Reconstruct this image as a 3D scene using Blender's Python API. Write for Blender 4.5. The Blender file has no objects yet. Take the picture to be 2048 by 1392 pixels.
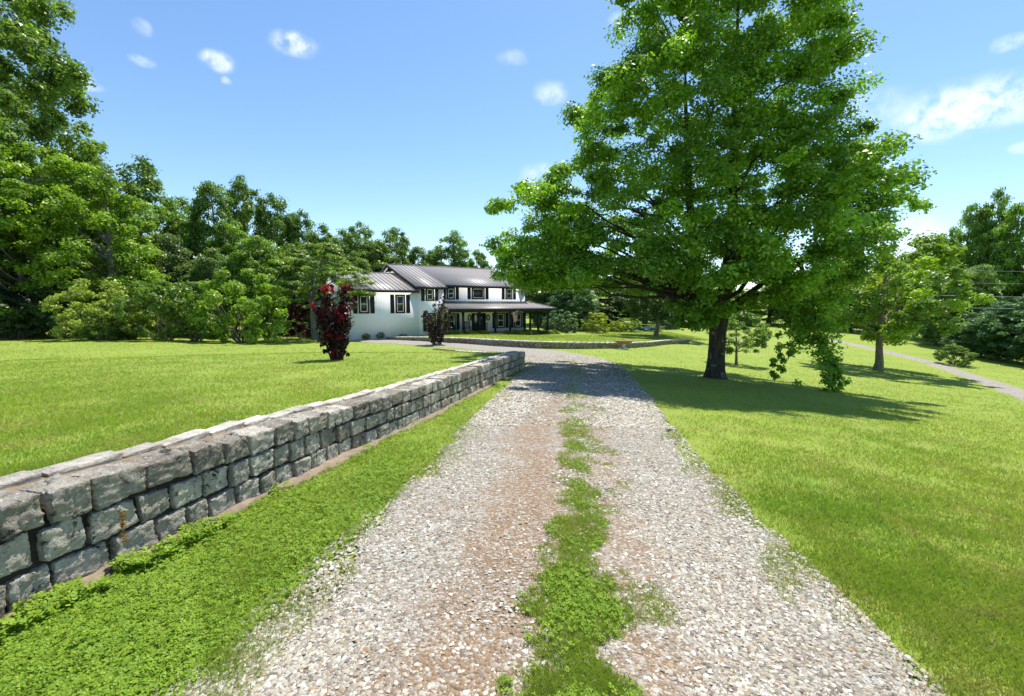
import bpy, math, random
import numpy as np
from mathutils import Vector, Matrix

C = bpy.context.scene
COL = C.collection
random.seed(11)
RNG = np.random.default_rng(11)
PI = math.pi

# ------------------------------------------------------------------ camera
F_PX = 880.0                    # focal length in pixels of the 2048 px wide photograph
EYE = np.array([0.0, 0.0, 1.6])
PITCH = math.atan(90 / F_PX)
CP, SP = math.cos(PITCH), math.sin(PITCH)
cam = bpy.data.cameras.new('camera')
cam.sensor_width = 36
cam.lens = 36 * F_PX / 2048
cam.clip_start = 0.05
cam.clip_end = 3000
cam_o = bpy.data.objects.new('camera', cam)
COL.objects.link(cam_o)
cam_o.location = EYE
cam_o.rotation_euler = (PI / 2 - PITCH, 0, 0)
C.camera = cam_o
C.render.resolution_x, C.render.resolution_y = 1024, 696

# ------------------------------------------------------------------ light
SUN_EL = math.radians(66)
SUN_AZ = math.atan2(0.48, 0.88)          # from +Y towards +X
SUN_DIR = Vector((math.cos(SUN_EL) * math.sin(SUN_AZ), math.cos(SUN_EL) * math.cos(SUN_AZ), math.sin(SUN_EL)))
sun = bpy.data.lights.new('sun', 'SUN')
sun.energy = 4.2
sun.angle = math.radians(0.5)
sun.color = (1.0, 0.955, 0.87)
sun_o = bpy.data.objects.new('sun', sun)
COL.objects.link(sun_o)
sun_o.rotation_euler = SUN_DIR.to_track_quat('Z', 'Y').to_euler()
sun_o.location = (20, 20, 40)

C.view_settings.view_transform = 'Standard'
C.view_settings.look = 'None'
C.view_settings.exposure = 0.75
C.view_settings.gamma = 1.0
C.cycles.max_bounces = 8
C.cycles.diffuse_bounces = 4
C.cycles.transmission_bounces = 5
C.cycles.use_denoising = True


class NB:
    """small node-tree writer"""
    def __init__(s, nt):
        s.t = nt

    def n(s, typ, ins=None, **props):
        nd = s.t.nodes.new(typ)
        for k, v in props.items():
            setattr(nd, k, v)
        for k, v in (ins or {}).items():
            sock = nd.inputs[k]
            if isinstance(v, bpy.types.NodeSocket):
                s.t.links.new(v, sock)
            else:
                sock.default_value = v
        return nd

    def math(s, op, a, b=0.0, clamp=False):
        nd = s.n('ShaderNodeMath', {0: a, 1: b}, operation=op, use_clamp=clamp)
        return nd.outputs[0]

    def mix(s, f, a, b, mode='MIX'):
        def c(v):
            return v if isinstance(v, bpy.types.NodeSocket) or len(v) == 4 else (*v, 1)
        nd = s.n('ShaderNodeMix', {0: f, 6: c(a), 7: c(b)}, data_type='RGBA', blend_type=mode)
        return nd.outputs[2]

    def noise(s, vec, scale, detail=3.0, rough=0.55, dist=0.0):
        nd = s.n('ShaderNodeTexNoise', {'Vector': vec, 'Scale': scale, 'Detail': detail, 'Roughness': rough, 'Distortion': dist})
        return nd.outputs[0]

    def ramp(s, fac, a, b, clamp=True):
        nd = s.n('ShaderNodeMapRange', {0: fac, 1: a, 2: b}, clamp=clamp)
        nd.interpolation_type = 'SMOOTHSTEP' if clamp else 'LINEAR'
        return nd.outputs[0]


def ray(u, v):
    a, b = (u - 1024) / F_PX, -(v - 696) / F_PX
    return np.array([a, CP + b * SP, -SP + b * CP])


# ------------------------------------------------------------------ sky
world = bpy.data.worlds.new('World')
C.world = world
world.use_nodes = True
nt = world.node_tree
nt.nodes.clear()
nb = NB(nt)
sky = nb.n('ShaderNodeTexSky', sky_type='NISHITA', sun_disc=False, sun_elevation=SUN_EL, sun_rotation=SUN_AZ,
           altitude=200, air_density=1.0, dust_density=0.25, ozone_density=2.2)
tc = nb.n('ShaderNodeTexCoord')
gen = tc.outputs['Generated']
# small fair-weather clouds, each a soft puff standing in its own direction of the sky
CLOUDS = [(587, 88, 36, 17, 1.0), (436, 122, 24, 15, .95), (452, 158, 8, 6, .6), (285, 54, 15, 14, .4), (283, 121, 18, 8, .5),
          (153, 145, 22, 13, .7), (172, 166, 22, 9, .65), (1025, 115, 26, 12, .3), (1100, 186, 28, 19, .55),
          (1080, 352, 34, 20, .5), (1935, 215, 120, 42, .62), (1890, 235, 55, 40, .5), (2030, 200, 90, 35, .6), (2020, 86, 22, 14, .6),
          (1828, 470, 40, 34, .8), (1740, 210, 50, 24, .35), (2045, 296, 18, 10, .5), (1245, 40, 24, 14, .4)]
total = None
wob = nb.n('ShaderNodeTexNoise', {'Vector': gen, 'Scale': 22.0, 'Detail': 4.0})
woff = nb.n('ShaderNodeVectorMath', {0: wob.outputs[1], 1: (0.5, 0.5, 0.5)}, operation='SUBTRACT').outputs[0]
wsc = nb.n('ShaderNodeVectorMath', {0: woff, 'Scale': 0.016}, operation='SCALE').outputs[0]
gvec = nb.n('ShaderNodeVectorMath', {0: gen, 1: wsc}, operation='ADD').outputs[0]
for (u, v, ru, rv, st) in CLOUDS:
    d = ray(u, v)
    L = float(np.linalg.norm(d))
    d = Vector(d / L)
    right = d.cross(Vector((0, 0, 1))).normalized()
    up = right.cross(d).normalized()
    ka, kb = F_PX * L / ru, F_PX * L / rv
    df = nb.n('ShaderNodeVectorMath', {0: gvec, 1: tuple(d)}, operation='SUBTRACT').outputs[0]
    a = nb.n('ShaderNodeVectorMath', {0: df, 1: tuple(right * ka)}, operation='DOT_PRODUCT').outputs['Value']
    b = nb.n('ShaderNodeVectorMath', {0: df, 1: tuple(up * kb)}, operation='DOT_PRODUCT').outputs['Value']
    fr = nb.n('ShaderNodeVectorMath', {0: gen, 1: tuple(d)}, operation='DOT_PRODUCT').outputs['Value']
    r2 = nb.math('ADD', nb.math('MULTIPLY', a, a), nb.math('MULTIPLY', b, b))
    m = nb.math('MULTIPLY', nb.math('POWER', nb.ramp(r2, 2.4, 0.0), 1.35), st)
    m = nb.math('MULTIPLY', m, nb.math('GREATER_THAN', fr, 0.5))
    total = m if total is None else nb.math('ADD', total, m)
puff = nb.noise(gen, 38.0, 6.0, 0.6)
dens = nb.math('MULTIPLY', nb.math('MULTIPLY', total, nb.ramp(puff, 0.25, 0.72)), 0.85, clamp=True)
hs = nb.n('ShaderNodeHueSaturation', {'Color': sky.outputs[0], 'Hue': 0.4985, 'Saturation': 1.10, 'Value': 1.04})
skyc = nb.mix(dens, hs.outputs[0], (6.6, 6.9, 7.4))
bg = nb.n('ShaderNodeBackground', {'Color': skyc, 'Strength': 0.12})
out = nb.n('ShaderNodeOutputWorld', {'Surface': bg.outputs[0]})


# ------------------------------------------------------------------ numeric helpers
def sp(t, w):
    return w * np.logaddexp(0, np.asarray(t, float) / w)


def ss(a, b, t):
    t = np.clip((np.asarray(t, float) - a) / (b - a), 0, 1)
    return t * t * (3 - 2 * t)


def base(x, y):
    """height of the natural ground"""
    x, y = np.asarray(x, float), np.asarray(y, float)
    z = -.056 * y + .04 * sp(y - 24, 4) + .05 * sp(y - 52, 5)
    t = sp(x - 3, 1.5)
    w = 1 - .6 * ss(20, 56, y)
    z = z - 7 * np.tanh(.08 * t / 7) * w
    far = ss(3, 9, np.abs(x - 1) * .5 + y * .12)
    return z + far * (.025 * np.sin(x * .9 + y * .35) * np.sin(y * .61 - x * .2) + .03 * np.sin(x * .33 - 1) * np.sin(y * .27))


def P(u, v, Y):
    d = ray(u, v)
    return EYE + d * (Y / d[1])


def G(u, v, fn=base, y0=1.0):
    d = ray(u, v)
    y = y0
    while y < 150:
        p = EYE + d * (y / d[1])
        if p[2] < float(fn(p[0], p[1])):
            return p
        y += .03 if y < 20 else .08
    return EYE + d * (60 / d[1])


def h2(ix, iy, iz=0, seed=0):
    n = (ix * 374761393 + iy * 668265263 + iz * 1274126177 + seed * 974634777) & 0xffffffff
    n = ((n ^ (n >> 13)) * 1274126177) & 0xffffffff
    n = (n ^ (n >> 16)) & 0xffffffff
    return n / 4294967295.0


def vn3(p, scale, seed=0):
    """value noise in 0..1 for (n,3) points"""
    q = np.asarray(p, float) * scale
    i = np.floor(q).astype(np.int64)
    f = q - i
    f = f * f * (3 - 2 * f)
    r = 0
    for dx in (0, 1):
        for dy in (0, 1):
            for dz in (0, 1):
                w = (f[:, 0] if dx else 1 - f[:, 0]) * (f[:, 1] if dy else 1 - f[:, 1]) * (f[:, 2] if dz else 1 - f[:, 2])
                r = r + w * h2(i[:, 0] + dx, i[:, 1] + dy, i[:, 2] + dz, seed)
    return r


def vn2(x, y, scale, seed=0):
    x = np.asarray(x, float).ravel()
    y = np.asarray(y, float).ravel()
    return vn3(np.stack([x, y, np.zeros_like(x)], 1), scale, seed)


def fb2(x, y, scale, seed=0, oct=4, gain=.55):
    x, y = np.asarray(x, float).ravel(), np.asarray(y, float).ravel()
    r, a, t = 0, 1.0, 0
    for k in range(oct):
        c, q = math.cos(.7 + 1.3 * k), math.sin(.7 + 1.3 * k)
        r = r + a * vn2(x * c - y * q + 13.7 * k, x * q + y * c - 5.1 * k, scale * 2.1 ** k, seed + k)
        t += a
        a *= gain
    return .5 + (r / t - .5) * 1.35


def norm(a):
    return a / np.maximum(np.linalg.norm(a, axis=-1, keepdims=True), 1e-9)


# ------------------------------------------------------------------ mesh helpers
def make_mesh(name, V, Fs, attrs=None, smooth=False, uv=None):
    V = np.asarray(V, np.float32)
    Fs = [np.asarray(f, np.int32) for f in (Fs if isinstance(Fs, list) else [Fs]) if len(f)]
    me = bpy.data.meshes.new(name)
    me.vertices.add(len(V))
    me.vertices.foreach_set('co', V.ravel())
    loops = np.concatenate([f.ravel() for f in Fs])
    cnt = np.concatenate([np.full(len(f), f.shape[1], np.int32) for f in Fs])
    st = np.concatenate([[0], np.cumsum(cnt)[:-1]]).astype(np.int32)
    me.loops.add(len(loops))
    me.loops.foreach_set('vertex_index', loops)
    me.polygons.add(len(cnt))
    me.polygons.foreach_set('loop_start', st)
    if smooth:
        me.polygons.foreach_set('use_smooth', np.ones(len(cnt), bool))
    me.update(calc_edges=True)
    for k, a in (attrs or {}).items():
        at = me.attributes.new(k, 'FLOAT', 'POINT')
        at.data.foreach_set('value', np.asarray(a, np.float32))
    if uv is not None:
        ul = me.uv_layers.new(name='uv')
        ul.data.foreach_set('uv', np.asarray(uv, np.float32)[loops].ravel())
    return me


def link(name, me, mat, parent=None, loc=None):
    o = bpy.data.objects.new(name, me)
    COL.objects.link(o)
    if mat is not None:
        me.materials.append(mat)
    if parent is not None:
        o.parent = parent
    if loc is not None:
        o.location = loc
    return o


def tag(o, label=None, cat=None, group=None, kind=None):
    for k, v in (('label', label), ('category', cat), ('group', group), ('kind', kind)):
        if v:
            o[k] = v
    return o


def thing(name, label, cat, loc=(0, 0, 0), rotz=0.0, group=None):
    o = bpy.data.objects.new(name, None)
    o.empty_display_size = 0.2
    COL.objects.link(o)
    o.location = tuple(float(c) for c in loc)
    o.rotation_euler = (0, 0, rotz)
    return tag(o, label, cat, group)


def dup(root, loc, rotz=0.0, scale=None, label=None, group=None):
    r = root.copy()
    COL.objects.link(r)
    r.location = tuple(float(c) for c in loc)
    r.rotation_euler = (0, 0, rotz)
    if scale is not None:
        r.scale = scale
    if label:
        r['label'] = label
    if group:
        r['group'] = group
    for ch in list(root.children):
        c = ch.copy()
        COL.objects.link(c)
        c.parent = r
        for g in list(ch.children):
            d = g.copy()
            COL.objects.link(d)
            d.parent = c
    return r


class MB:
    """collects boxes, slabs and tubes into one mesh"""
    def __init__(s):
        s.V, s.Q, s.T, s.n = [], [], [], 0

    def add(s, V, Q=None, T=None):
        V = np.asarray(V, float)
        s.V.append(V)
        if Q is not None and len(Q):
            s.Q.append(np.asarray(Q) + s.n)
        if T is not None and len(T):
            s.T.append(np.asarray(T) + s.n)
        s.n += len(V)
        return s

    def box(s, x0, x1, y0, y1, z0, z1):
        V = [(x, y, z) for x in (x0, x1) for y in (y0, y1) for z in (z0, z1)]
        return s.add(V, [(0, 1, 3, 2), (4, 6, 7, 5), (0, 4, 5, 1), (2, 3, 7, 6), (0, 2, 6, 4), (1, 5, 7, 3)])

    def slab(s, a, b, c, d, t):
        """quad a,b,c,d (counter-clockwise from above) with thickness t downwards"""
        V = [np.array(p, float) for p in (a, b, c, d)]
        V = V + [p - np.array([0, 0, t]) for p in V]
        return s.add(V, [(0, 1, 2, 3), (7, 6, 5, 4), (0, 4, 5, 1), (1, 5, 6, 2), (2, 6, 7, 3), (3, 7, 4, 0)])

    def bar(s, a, b, w, h=None, up=(0, 0, 1)):
        """rectangular bar from a to b"""
        a, b = np.array(a, float), np.array(b, float)
        h = w if h is None else h
        t = norm(b - a)
        up = np.array(up, float)
        if abs(t @ up) > .95:
            up = np.array([0, 1, 0.])
        sd = norm(np.cross(t, up))
        u = np.cross(sd, t)
        V = [p + sd * (i * w / 2) + u * (j * h / 2) for p in (a, b) for i in (-1, 1) for j in (-1, 1)]
        return s.add(V, [(0, 1, 3, 2), (4, 6, 7, 5), (0, 4, 5, 1), (2, 3, 7, 6), (0, 2, 6, 4), (1, 5, 7, 3)])

    def tube(s, pts, rad, n=8, cap=True):
        pts = np.asarray(pts, float)
        rad = np.broadcast_to(np.asarray(rad, float), (len(pts),))
        tan = norm(np.gradient(pts, axis=0))
        ref = np.array([1., 0, 0]) if abs(tan[0][0]) < .8 else np.array([0, 1., 0])
        ang = np.arange(n) * 2 * PI / n
        rings = []
        for p, t, r in zip(pts, tan, rad):
            a = norm(np.cross(t, ref))
            b = np.cross(t, a)
            rings.append(p + r * (np.cos(ang)[:, None] * a + np.sin(ang)[:, None] * b))
        V = np.concatenate(rings)
        m = len(pts)
        i = np.arange(m - 1)[:, None] * n
        j = np.arange(n)[None]
        Q = np.stack([i + j, i + (j + 1) % n, i + n + (j + 1) % n, i + n + j], -1).reshape(-1, 4)
        s.add(V, Q)
        if cap:
            V2 = np.concatenate([rings[0], rings[-1], [pts[0]], [pts[-1]]])
            T = [(2 * n, (k + 1) % n, k) for k in range(n)] + [(2 * n + 1, n + k, n + (k + 1) % n) for k in range(n)]
            s.add(V2, None, T)
        return s

    def mesh(s, name, smooth=False, attrs=None):
        Fs = []
        if s.Q:
            Fs.append(np.concatenate(s.Q))
        if s.T:
            Fs.append(np.concatenate(s.T))
        return make_mesh(name, np.concatenate(s.V), Fs, attrs, smooth)

    def build(s, name, mat, parent=None, smooth=False, loc=None):
        return link(name, s.mesh(name, smooth), mat, parent, loc)


# ------------------------------------------------------------------ materials
def new_mat(name):
    m = bpy.data.materials.new(name)
    m.use_nodes = True
    m.node_tree.nodes.clear()
    b = NB(m.node_tree)
    return m, b


def finish(b, shader, disp=None):
    o = b.n('ShaderNodeOutputMaterial', {'Surface': shader})


def prin(b, color, rough=0.6, spec=0.4, normal=None, metal=0.0):
    ins = {'Base Color': color if isinstance(color, bpy.types.NodeSocket) else (*color, 1), 'Roughness': rough,
           'Specular IOR Level': spec, 'Metallic': metal}
    if normal is not None:
        ins['Normal'] = normal
    return b.n('ShaderNodeBsdfPrincipled', ins).outputs[0]


def bump(b, h, strength, dist):
    return b.n('ShaderNodeBump', {'Height': h, 'Strength': strength, 'Distance': dist}).outputs[0]


def attr(b, name='rnd'):
    return b.n('ShaderNodeAttribute', attribute_name=name).outputs['Fac']


def simple(name, col, rough=0.6, spec=0.4, var=0.12, scale=3.0, bmp=0.0):
    m, b = new_mat(name)
    pos = b.n('ShaderNodeTexCoord').outputs['Object']
    n = b.noise(pos, scale, 5.0, .6)
    c = b.mix(n, tuple(x * (1 - var) for x in col), tuple(min(1, x * (1 + var)) for x in col))
    nm = bump(b, b.noise(pos, scale * 8, 4.0), bmp, .02) if bmp else None
    finish(b, prin(b, c, rough, spec, nm))
    return m


def leaf_mat(name, trans=0.35, rough=0.5, spec=0.35, hue=(0.75, 1.35)):
    """leaf colour comes from the object's own colour, varied leaf by leaf, with sunlit and shaded tones painted in"""
    m, b = new_mat(name)
    oc = b.n('ShaderNodeObjectInfo').outputs['Color']
    r = attr(b)
    k = b.ramp(r, 0.0, 1.0, clamp=False)
    lo = b.mix(1.0, oc, (hue[0] * .92, hue[0], hue[0] * 1.05), 'MULTIPLY')
    hi = b.mix(1.0, oc, (hue[1] * 1.22, hue[1], hue[1] * .68), 'MULTIPLY')  # yellow bright tone against bluish dark one: sun and shade in the colour
    c = b.mix(k, lo, hi)
    d = prin(b, c, rough, spec)
    t = b.n('ShaderNodeBsdfTranslucent', {'Color': b.mix(1.0, c, (1.25, 1.3, .6), 'MULTIPLY')}).outputs[0]
    mx = b.n('ShaderNodeMixShader', {0: trans, 1: d, 2: t}).outputs[0]
    finish(b, mx)
    return m


def grass_colour(b, pos):
    """mown grass: mottled greens with straw-coloured and bare patches"""
    n1 = b.noise(pos, .35, 4.0, .6)
    n2 = b.noise(pos, 1.7, 4.0, .65, .6)
    n3 = b.noise(pos, 6.0, 3.0, .6)
    c = b.mix(b.ramp(n1, .3, .7), (.205, .325, .030), (.305, .405, .045))
    c = b.mix(b.ramp(n2, .38, .68), c, (.31, .37, .065))
    c = b.mix(b.math('MULTIPLY', b.ramp(n3, .5, .75), .6), c, (.145, .265, .028))
    worn = b.math('MULTIPLY', b.ramp(b.noise(pos, .8, 6.0, .68, .5), .58, .74), .45)
    c = b.mix(worn, c, (.38, .33, .11))
    dry = b.math('MULTIPLY', b.ramp(n2, .57, .75), b.ramp(n3, .4, .65))
    c = b.mix(b.math('MULTIPLY', dry, .8), c, (.33, .28, .11))
    return c


def mat_lawn(name='lawn'):
    m, b = new_mat(name)
    pos = b.n('ShaderNodeNewGeometry').outputs['Position']
    c = grass_colour(b, pos)
    fine = b.noise(pos, 45.0, 3.0, .7)
    c = b.mix(b.math('MULTIPLY', b.ramp(fine, .5, .75), .45), c, (.095, .165, .02))
    soil = b.math('MULTIPLY', b.ramp(b.noise(pos, 4.2, 5.0, .7), .64, .72), .75)
    c = b.mix(soil, c, (.22, .17, .085))
    c = b.mix(.22, c, b.mix(b.noise(pos, 14.0, 4.0, .7), (.13, .11, .05), (.20, .19, .07)))
    h = b.math('ADD', b.noise(pos, 60.0, 3.0, .7), b.math('MULTIPLY', b.noise(pos, 9.0, 3.0), .8))
    finish(b, prin(b, c, .85, .15, bump(b, h, .7, .03)))
    return m


def mat_blade():
    m, b = new_mat('grass_blade')
    pos = b.n('ShaderNodeNewGeometry').outputs['Position']
    c = grass_colour(b, pos)
    r = attr(b)
    c = b.mix(b.ramp(r, 0, 1, clamp=False), b.mix(1.0, c, (.72, .78, .8), 'MULTIPLY'), b.mix(1.0, c, (1.3, 1.25, 1.0), 'MULTIPLY'))
    c = b.mix(b.math('GREATER_THAN', r, .92), c, (.38, .31, .14))
    d = prin(b, c, .6, .25)
    t = b.n('ShaderNodeBsdfTranslucent', {'Color': b.mix(1.0, c, (1.2, 1.25, .7), 'MULTIPLY')}).outputs[0]
    finish(b, b.n('ShaderNodeMixShader', {0: .4, 1: d, 2: t}).outputs[0])
    return m


def mat_gravel_bed():
    m, b = new_mat('gravel_bed')
    pos = b.n('ShaderNodeNewGeometry').outputs['Position']
    clay = attr(b, 'clay')
    v = b.n('ShaderNodeTexVoronoi', {'Vector': pos, 'Scale': 55.0, 'Randomness': 1.0})
    v2 = b.n('ShaderNodeTexVoronoi', {'Vector': pos, 'Scale': 24.0, 'Randomness': 1.0})
    cell = b.n('ShaderNodeSeparateColor', {0: v.outputs['Color']}).outputs[0]
    cell2 = b.n('ShaderNodeSeparateColor', {0: v2.outputs['Color']}).outputs[1]
    grey = b.mix(cell, (.15, .13, .10), (.50, .46, .385))
    grey = b.mix(b.ramp(cell2, .82, .9), grey, (.46, .44, .41))
    grey = b.mix(b.ramp(b.noise(pos, 1.1, 4.0, .6), .4, .75), grey, b.mix(.4, grey, (.30, .225, .16)))
    dirt = b.mix(b.noise(pos, 30.0, 4.0, .7), (.20, .125, .07), (.33, .235, .15))
    dirt = b.mix(b.ramp(cell, .62, .8), dirt, (.40, .34, .28))
    k = b.math('ADD', clay, b.math('MULTIPLY', b.math('SUBTRACT', b.noise(pos, 2.2, 5.0, .65), .5), 1.5))
    c = b.mix(b.ramp(k, .25, .8), grey, dirt)
    h = b.math('ADD', v.outputs['Distance'], b.math('MULTIPLY', v2.outputs['Distance'], .6))
    finish(b, prin(b, c, .85, .2, bump(b, h, .9, -.02)))
    return m


def mat_pebble():
    m, b = new_mat('pebble')
    r = attr(b)
    cr = b.n('ShaderNodeValToRGB', {0: r})
    el = cr.color_ramp.elements
    cr.color_ramp.interpolation = 'CONSTANT'
    cols = [(0, (.17, .145, .12)), (.12, (.275, .25, .205)), (.32, (.395, .37, .31)), (.54, (.50, .475, .405)), (.70, (.41, .36, .27)),
            (.82, (.32, .245, .165)), (.90, (.64, .615, .55)), (.978, (.38, .25, .13)), (.99, (.31, .16, .08))]
    while len(el) < len(cols):
        el.new(.5)
    for e, (p, c) in zip(el, cols):
        e.position = p
        e.color = (*c, 1)
    pos = b.n('ShaderNodeNewGeometry').outputs['Position']
    c = b.mix(b.noise(pos, 70.0, 3.0), b.mix(1.0, cr.outputs[0], (.8, .8, .8), 'MULTIPLY'), b.mix(1.0, cr.outputs[0], (1.12, 1.1, 1.06), 'MULTIPLY'))
    finish(b, prin(b, c, .8, .3))
    return m


def mat_stone(name, lo, hi, stain=.6, scale=1.0):
    m, b = new_mat(name)
    pos = b.n('ShaderNodeNewGeometry').outputs['Position']
    r = attr(b)
    c = b.mix(r, lo, hi)
    n = b.noise(pos, 6.0 * scale, 6.0, .65)
    c = b.mix(b.ramp(n, .3, .75), b.mix(1.0, c, (.68, .67, .66), 'MULTIPLY'), b.mix(1.0, c, (1.3, 1.29, 1.25), 'MULTIPLY'))
    tan = b.math('MULTIPLY', b.ramp(b.noise(pos, 3.3, 4.0, .6), .55, .75), .5)
    c = b.mix(tan, c, (.33, .26, .17))
    sp_ = b.ramp(b.noise(pos, 26.0 * scale, 5.0, .78), .56, .63)
    c = b.mix(b.math('MULTIPLY', sp_, .75), c, (.68, .67, .63))
    st = b.math('MULTIPLY', b.ramp(b.noise(pos, 7.0 * scale, 8.0, .80, 1.1), .555, .62), stain)
    c = b.mix(st, c, (.035, .032, .03))
    h = b.math('ADD', b.math('MULTIPLY', b.noise(pos, 22.0, 6.0, .7), 1.0), b.math('MULTIPLY', b.noise(pos, 80.0, 3.0, .7), .35))
    finish(b, prin(b, c, .88, .25, bump(b, h, 1.0, .04)))
    return m


def mat_bark(name, lo, hi, sc=1.0, patch=None):
    m, b = new_mat(name)
    tcn = b.n('ShaderNodeTexCoord').outputs['Object']
    mp = b.n('ShaderNodeMapping', {'Vector': tcn, 'Scale': (9 * sc, 9 * sc, 1.6 * sc)}).outputs[0]
    n = b.noise(mp, 1.6, 6.0, .65, .4)
    c = b.mix(b.ramp(n, .3, .7), lo, hi)
    if patch:
        c = b.mix(b.math('MULTIPLY', b.ramp(b.noise(tcn, 3.2, 3.0, .5), .60, .68), .8), c, patch)
    finish(b, prin(b, c, .9, .15, bump(b, n, 1.0, .05)))
    return m


def mat_siding():
    m, b = new_mat('white_siding')
    tcn = b.n('ShaderNodeTexCoord').outputs['Object']
    s = b.n('ShaderNodeSeparateXYZ', {0: tcn})
    t = b.math('ADD', s.outputs[0], s.outputs[1])
    fr = b.math('FRACT', b.math('MULTIPLY', t, 1 / .205))
    groove = b.math('LESS_THAN', fr, .11)
    n = b.noise(tcn, 1.3, 4.0, .6)
    c = b.mix(n, (.86, .86, .865), (.91, .91, .915))
    c = b.mix(b.math('MULTIPLY', groove, .45), c, (.42, .43, .46))
    finish(b, prin(b, c, .55, .35, bump(b, groove, .6, -.02)))
    return m


def mat_roof():
    m, b = new_mat('metal_roof')
    tcn = b.n('ShaderNodeTexCoord').outputs['Object']
    n = b.noise(tcn, .8, 5.0, .6)
    n2 = b.noise(tcn, 9.0, 3.0, .6)
    c = b.mix(b.math('ADD', b.math('MULTIPLY', n, .7), b.math('MULTIPLY', n2, .3)), (.245, .215, .195), (.335, .305, .285))
    finish(b, prin(b, c, .48, .5))
    return m


def mat_glass():
    m, b = new_mat('window_glass')
    tcn = b.n('ShaderNodeTexCoord').outputs['Object']
    n = b.noise(tcn, .9, 2.0, .5)
    c = b.mix(n, (.012, .016, .018), (.03, .036, .036))
    finish(b, prin(b, c, .06, .75, bump(b, b.noise(tcn, .8, 2.0), .06, .05)))
    return m


def mat_flag():
    m, b = new_mat('flag_cloth')
    uv = b.n('ShaderNodeTexCoord').outputs['UV']
    s = b.n('ShaderNodeSeparateXYZ', {0: uv})
    u, v = s.outputs[0], s.outputs[1]
    stripe = b.math('LESS_THAN', b.math('FRACT', b.math('ADD', b.math('MULTIPLY', v, 6.5), .5)), .5)
    c = b.mix(stripe, (.48, .02, .035), (.78, .77, .75))
    canton = b.math('MULTIPLY', b.math('LESS_THAN', u, .4), b.math('GREATER_THAN', v, .4615))
    fu = b.math('SUBTRACT', b.math('FRACT', b.math('MULTIPLY', u, 15.0)), .5)
    fv = b.math('SUBTRACT', b.math('FRACT', b.math('MULTIPLY', v, 13.0)), .5)
    star = b.math('LESS_THAN', b.math('ADD', b.math('MULTIPLY', fu, fu), b.math('MULTIPLY', fv, fv)), .07)
    c = b.mix(canton, c, b.mix(star, (.015, .025, .10), (.75, .75, .75)))
    finish(b, prin(b, c, .8, .2))
    return m


M = dict(
    leaf=leaf_mat('leaf', .42, .42, .5, hue=(.58, 1.75)), leaf_flat=leaf_mat('leaf_matte', .3, .6, .2), petal=leaf_mat('petal', .3, .6, .2, (.8, 1.2)),  # leaf: wide tone range puts lit and shaded clumps into the colour
    purple=leaf_mat('purple_leaf', .22, .45, .4, (.7, 1.4)),
    lawn=mat_lawn(), blade=mat_blade(), bed=mat_gravel_bed(), pebble=mat_pebble(),
    stone=mat_stone('wall_stone', (.27, .235, .185), (.62, .575, .49), 1.0), stone_top=mat_stone('cap_stone', (.52, .475, .40), (.72, .67, .58), .2),
    stone_far=mat_stone('far_wall_stone', (.20, .17, .13), (.38, .33, .26), .55, 1.2),
    mortar=simple('mortar', (.26, .195, .125), .95, .1, .5, 9.0, .6), core=simple('dark_joint', (.055, .045, .035), .95, .1, .5, 9.0, .5),
    footing=simple('footing_concrete', (.30, .23, .16), .9, .2, .55, 9.0, .9),
    bark=mat_bark('bark', (.035, .028, .02), (.10, .085, .06), 1.0, (.27, .28, .24)),
    bark_pale=mat_bark('pale_bark', (.14, .115, .08), (.30, .25, .18)), bark_grey=mat_bark('grey_bark', (.10, .10, .095), (.26, .26, .25)),
    twig=mat_bark('twig', (.03, .02, .015), (.08, .055, .04)),
    siding=mat_siding(), roof=mat_roof(), glass=mat_glass(), flag=mat_flag(),
    navy=simple('dark_navy_paint', (.013, .015, .026), .5, .4, .2), black=simple('black_paint', (.012, .012, .014), .5, .4, .2),
    white=simple('white_paint', (.80, .79, .76), .5, .4, .04), soffit=simple('soffit', (.10, .09, .085), .7, .2),
    brick=simple('brick_skirt', (.21, .095, .06), .85, .2, .4, 12.0, .4), deck=simple('porch_deck', (.23, .15, .11), .8, .2, .25, 6.0),
    steel=simple('steel', (.45, .45, .45), .35, .5, .05), wire=simple('wire', (.40, .41, .42), .45, .5, .05),
    hammock=simple('blue_fabric', (.015, .12, .42), .8, .2, .15, 4.0), tan=simple('tan_concrete', (.34, .245, .13), .9, .2, .3, 5.0, .4),
    pale=simple('pale_stone', (.62, .60, .56), .85, .2, .15, 6.0, .3), tyre=simple('tyre_rubber', (.02, .02, .02), .8, .2, .1),
    carpaint=simple('white_car_paint', (.72, .73, .76), .3, .5, .03), wreath=simple('wreath_green', (.03, .045, .018), .9, .1, .4, 20.0),
)

# ------------------------------------------------------------------ layout of walls and drives
WALL = np.array([(-3.35, -1.6), (-3.05, .2), (-2.75, 2.2), (-2.5, 3.28), (-2.07, 5.28), (-1.6, 7.1), (-.81, 10.9), (.1, 15.2), (.42, 16.7),
                 (.52, 17.7), (.42, 18.9), (.0, 20.4), (-.9, 22.6), (-2.2, 24.9), (-5.2, 28.6)])
EDGE_Y = np.concatenate([WALL[:, 1], [32.5, 37.5, 44]])
EDGE_X = np.concatenate([WALL[:, 0], [-10, -18, -30]])


def xw(y):
    return np.interp(y, EDGE_Y, EDGE_X)


def wall_h(y):
    return np.interp(y, [-2, 2.2, 5.5, 8, 14, 16.5, 18, 19.5, 22, 26, 30, 36], [.66, .665, .63, .63, .67, .69, .62, .45, .27, .12, .03, .0])


def upper_left(x, y):
    d = xw(y) - np.asarray(x, float)
    rise = .42 * ss(5, 20, d) * ss(12, 26, y) * (1 - ss(37, 44, y))
    return base(x, y) + np.maximum((wall_h(y) - .07) * (1 - ss(7, 30, d)), rise) - .25 * ss(44, 52, d)


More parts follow.
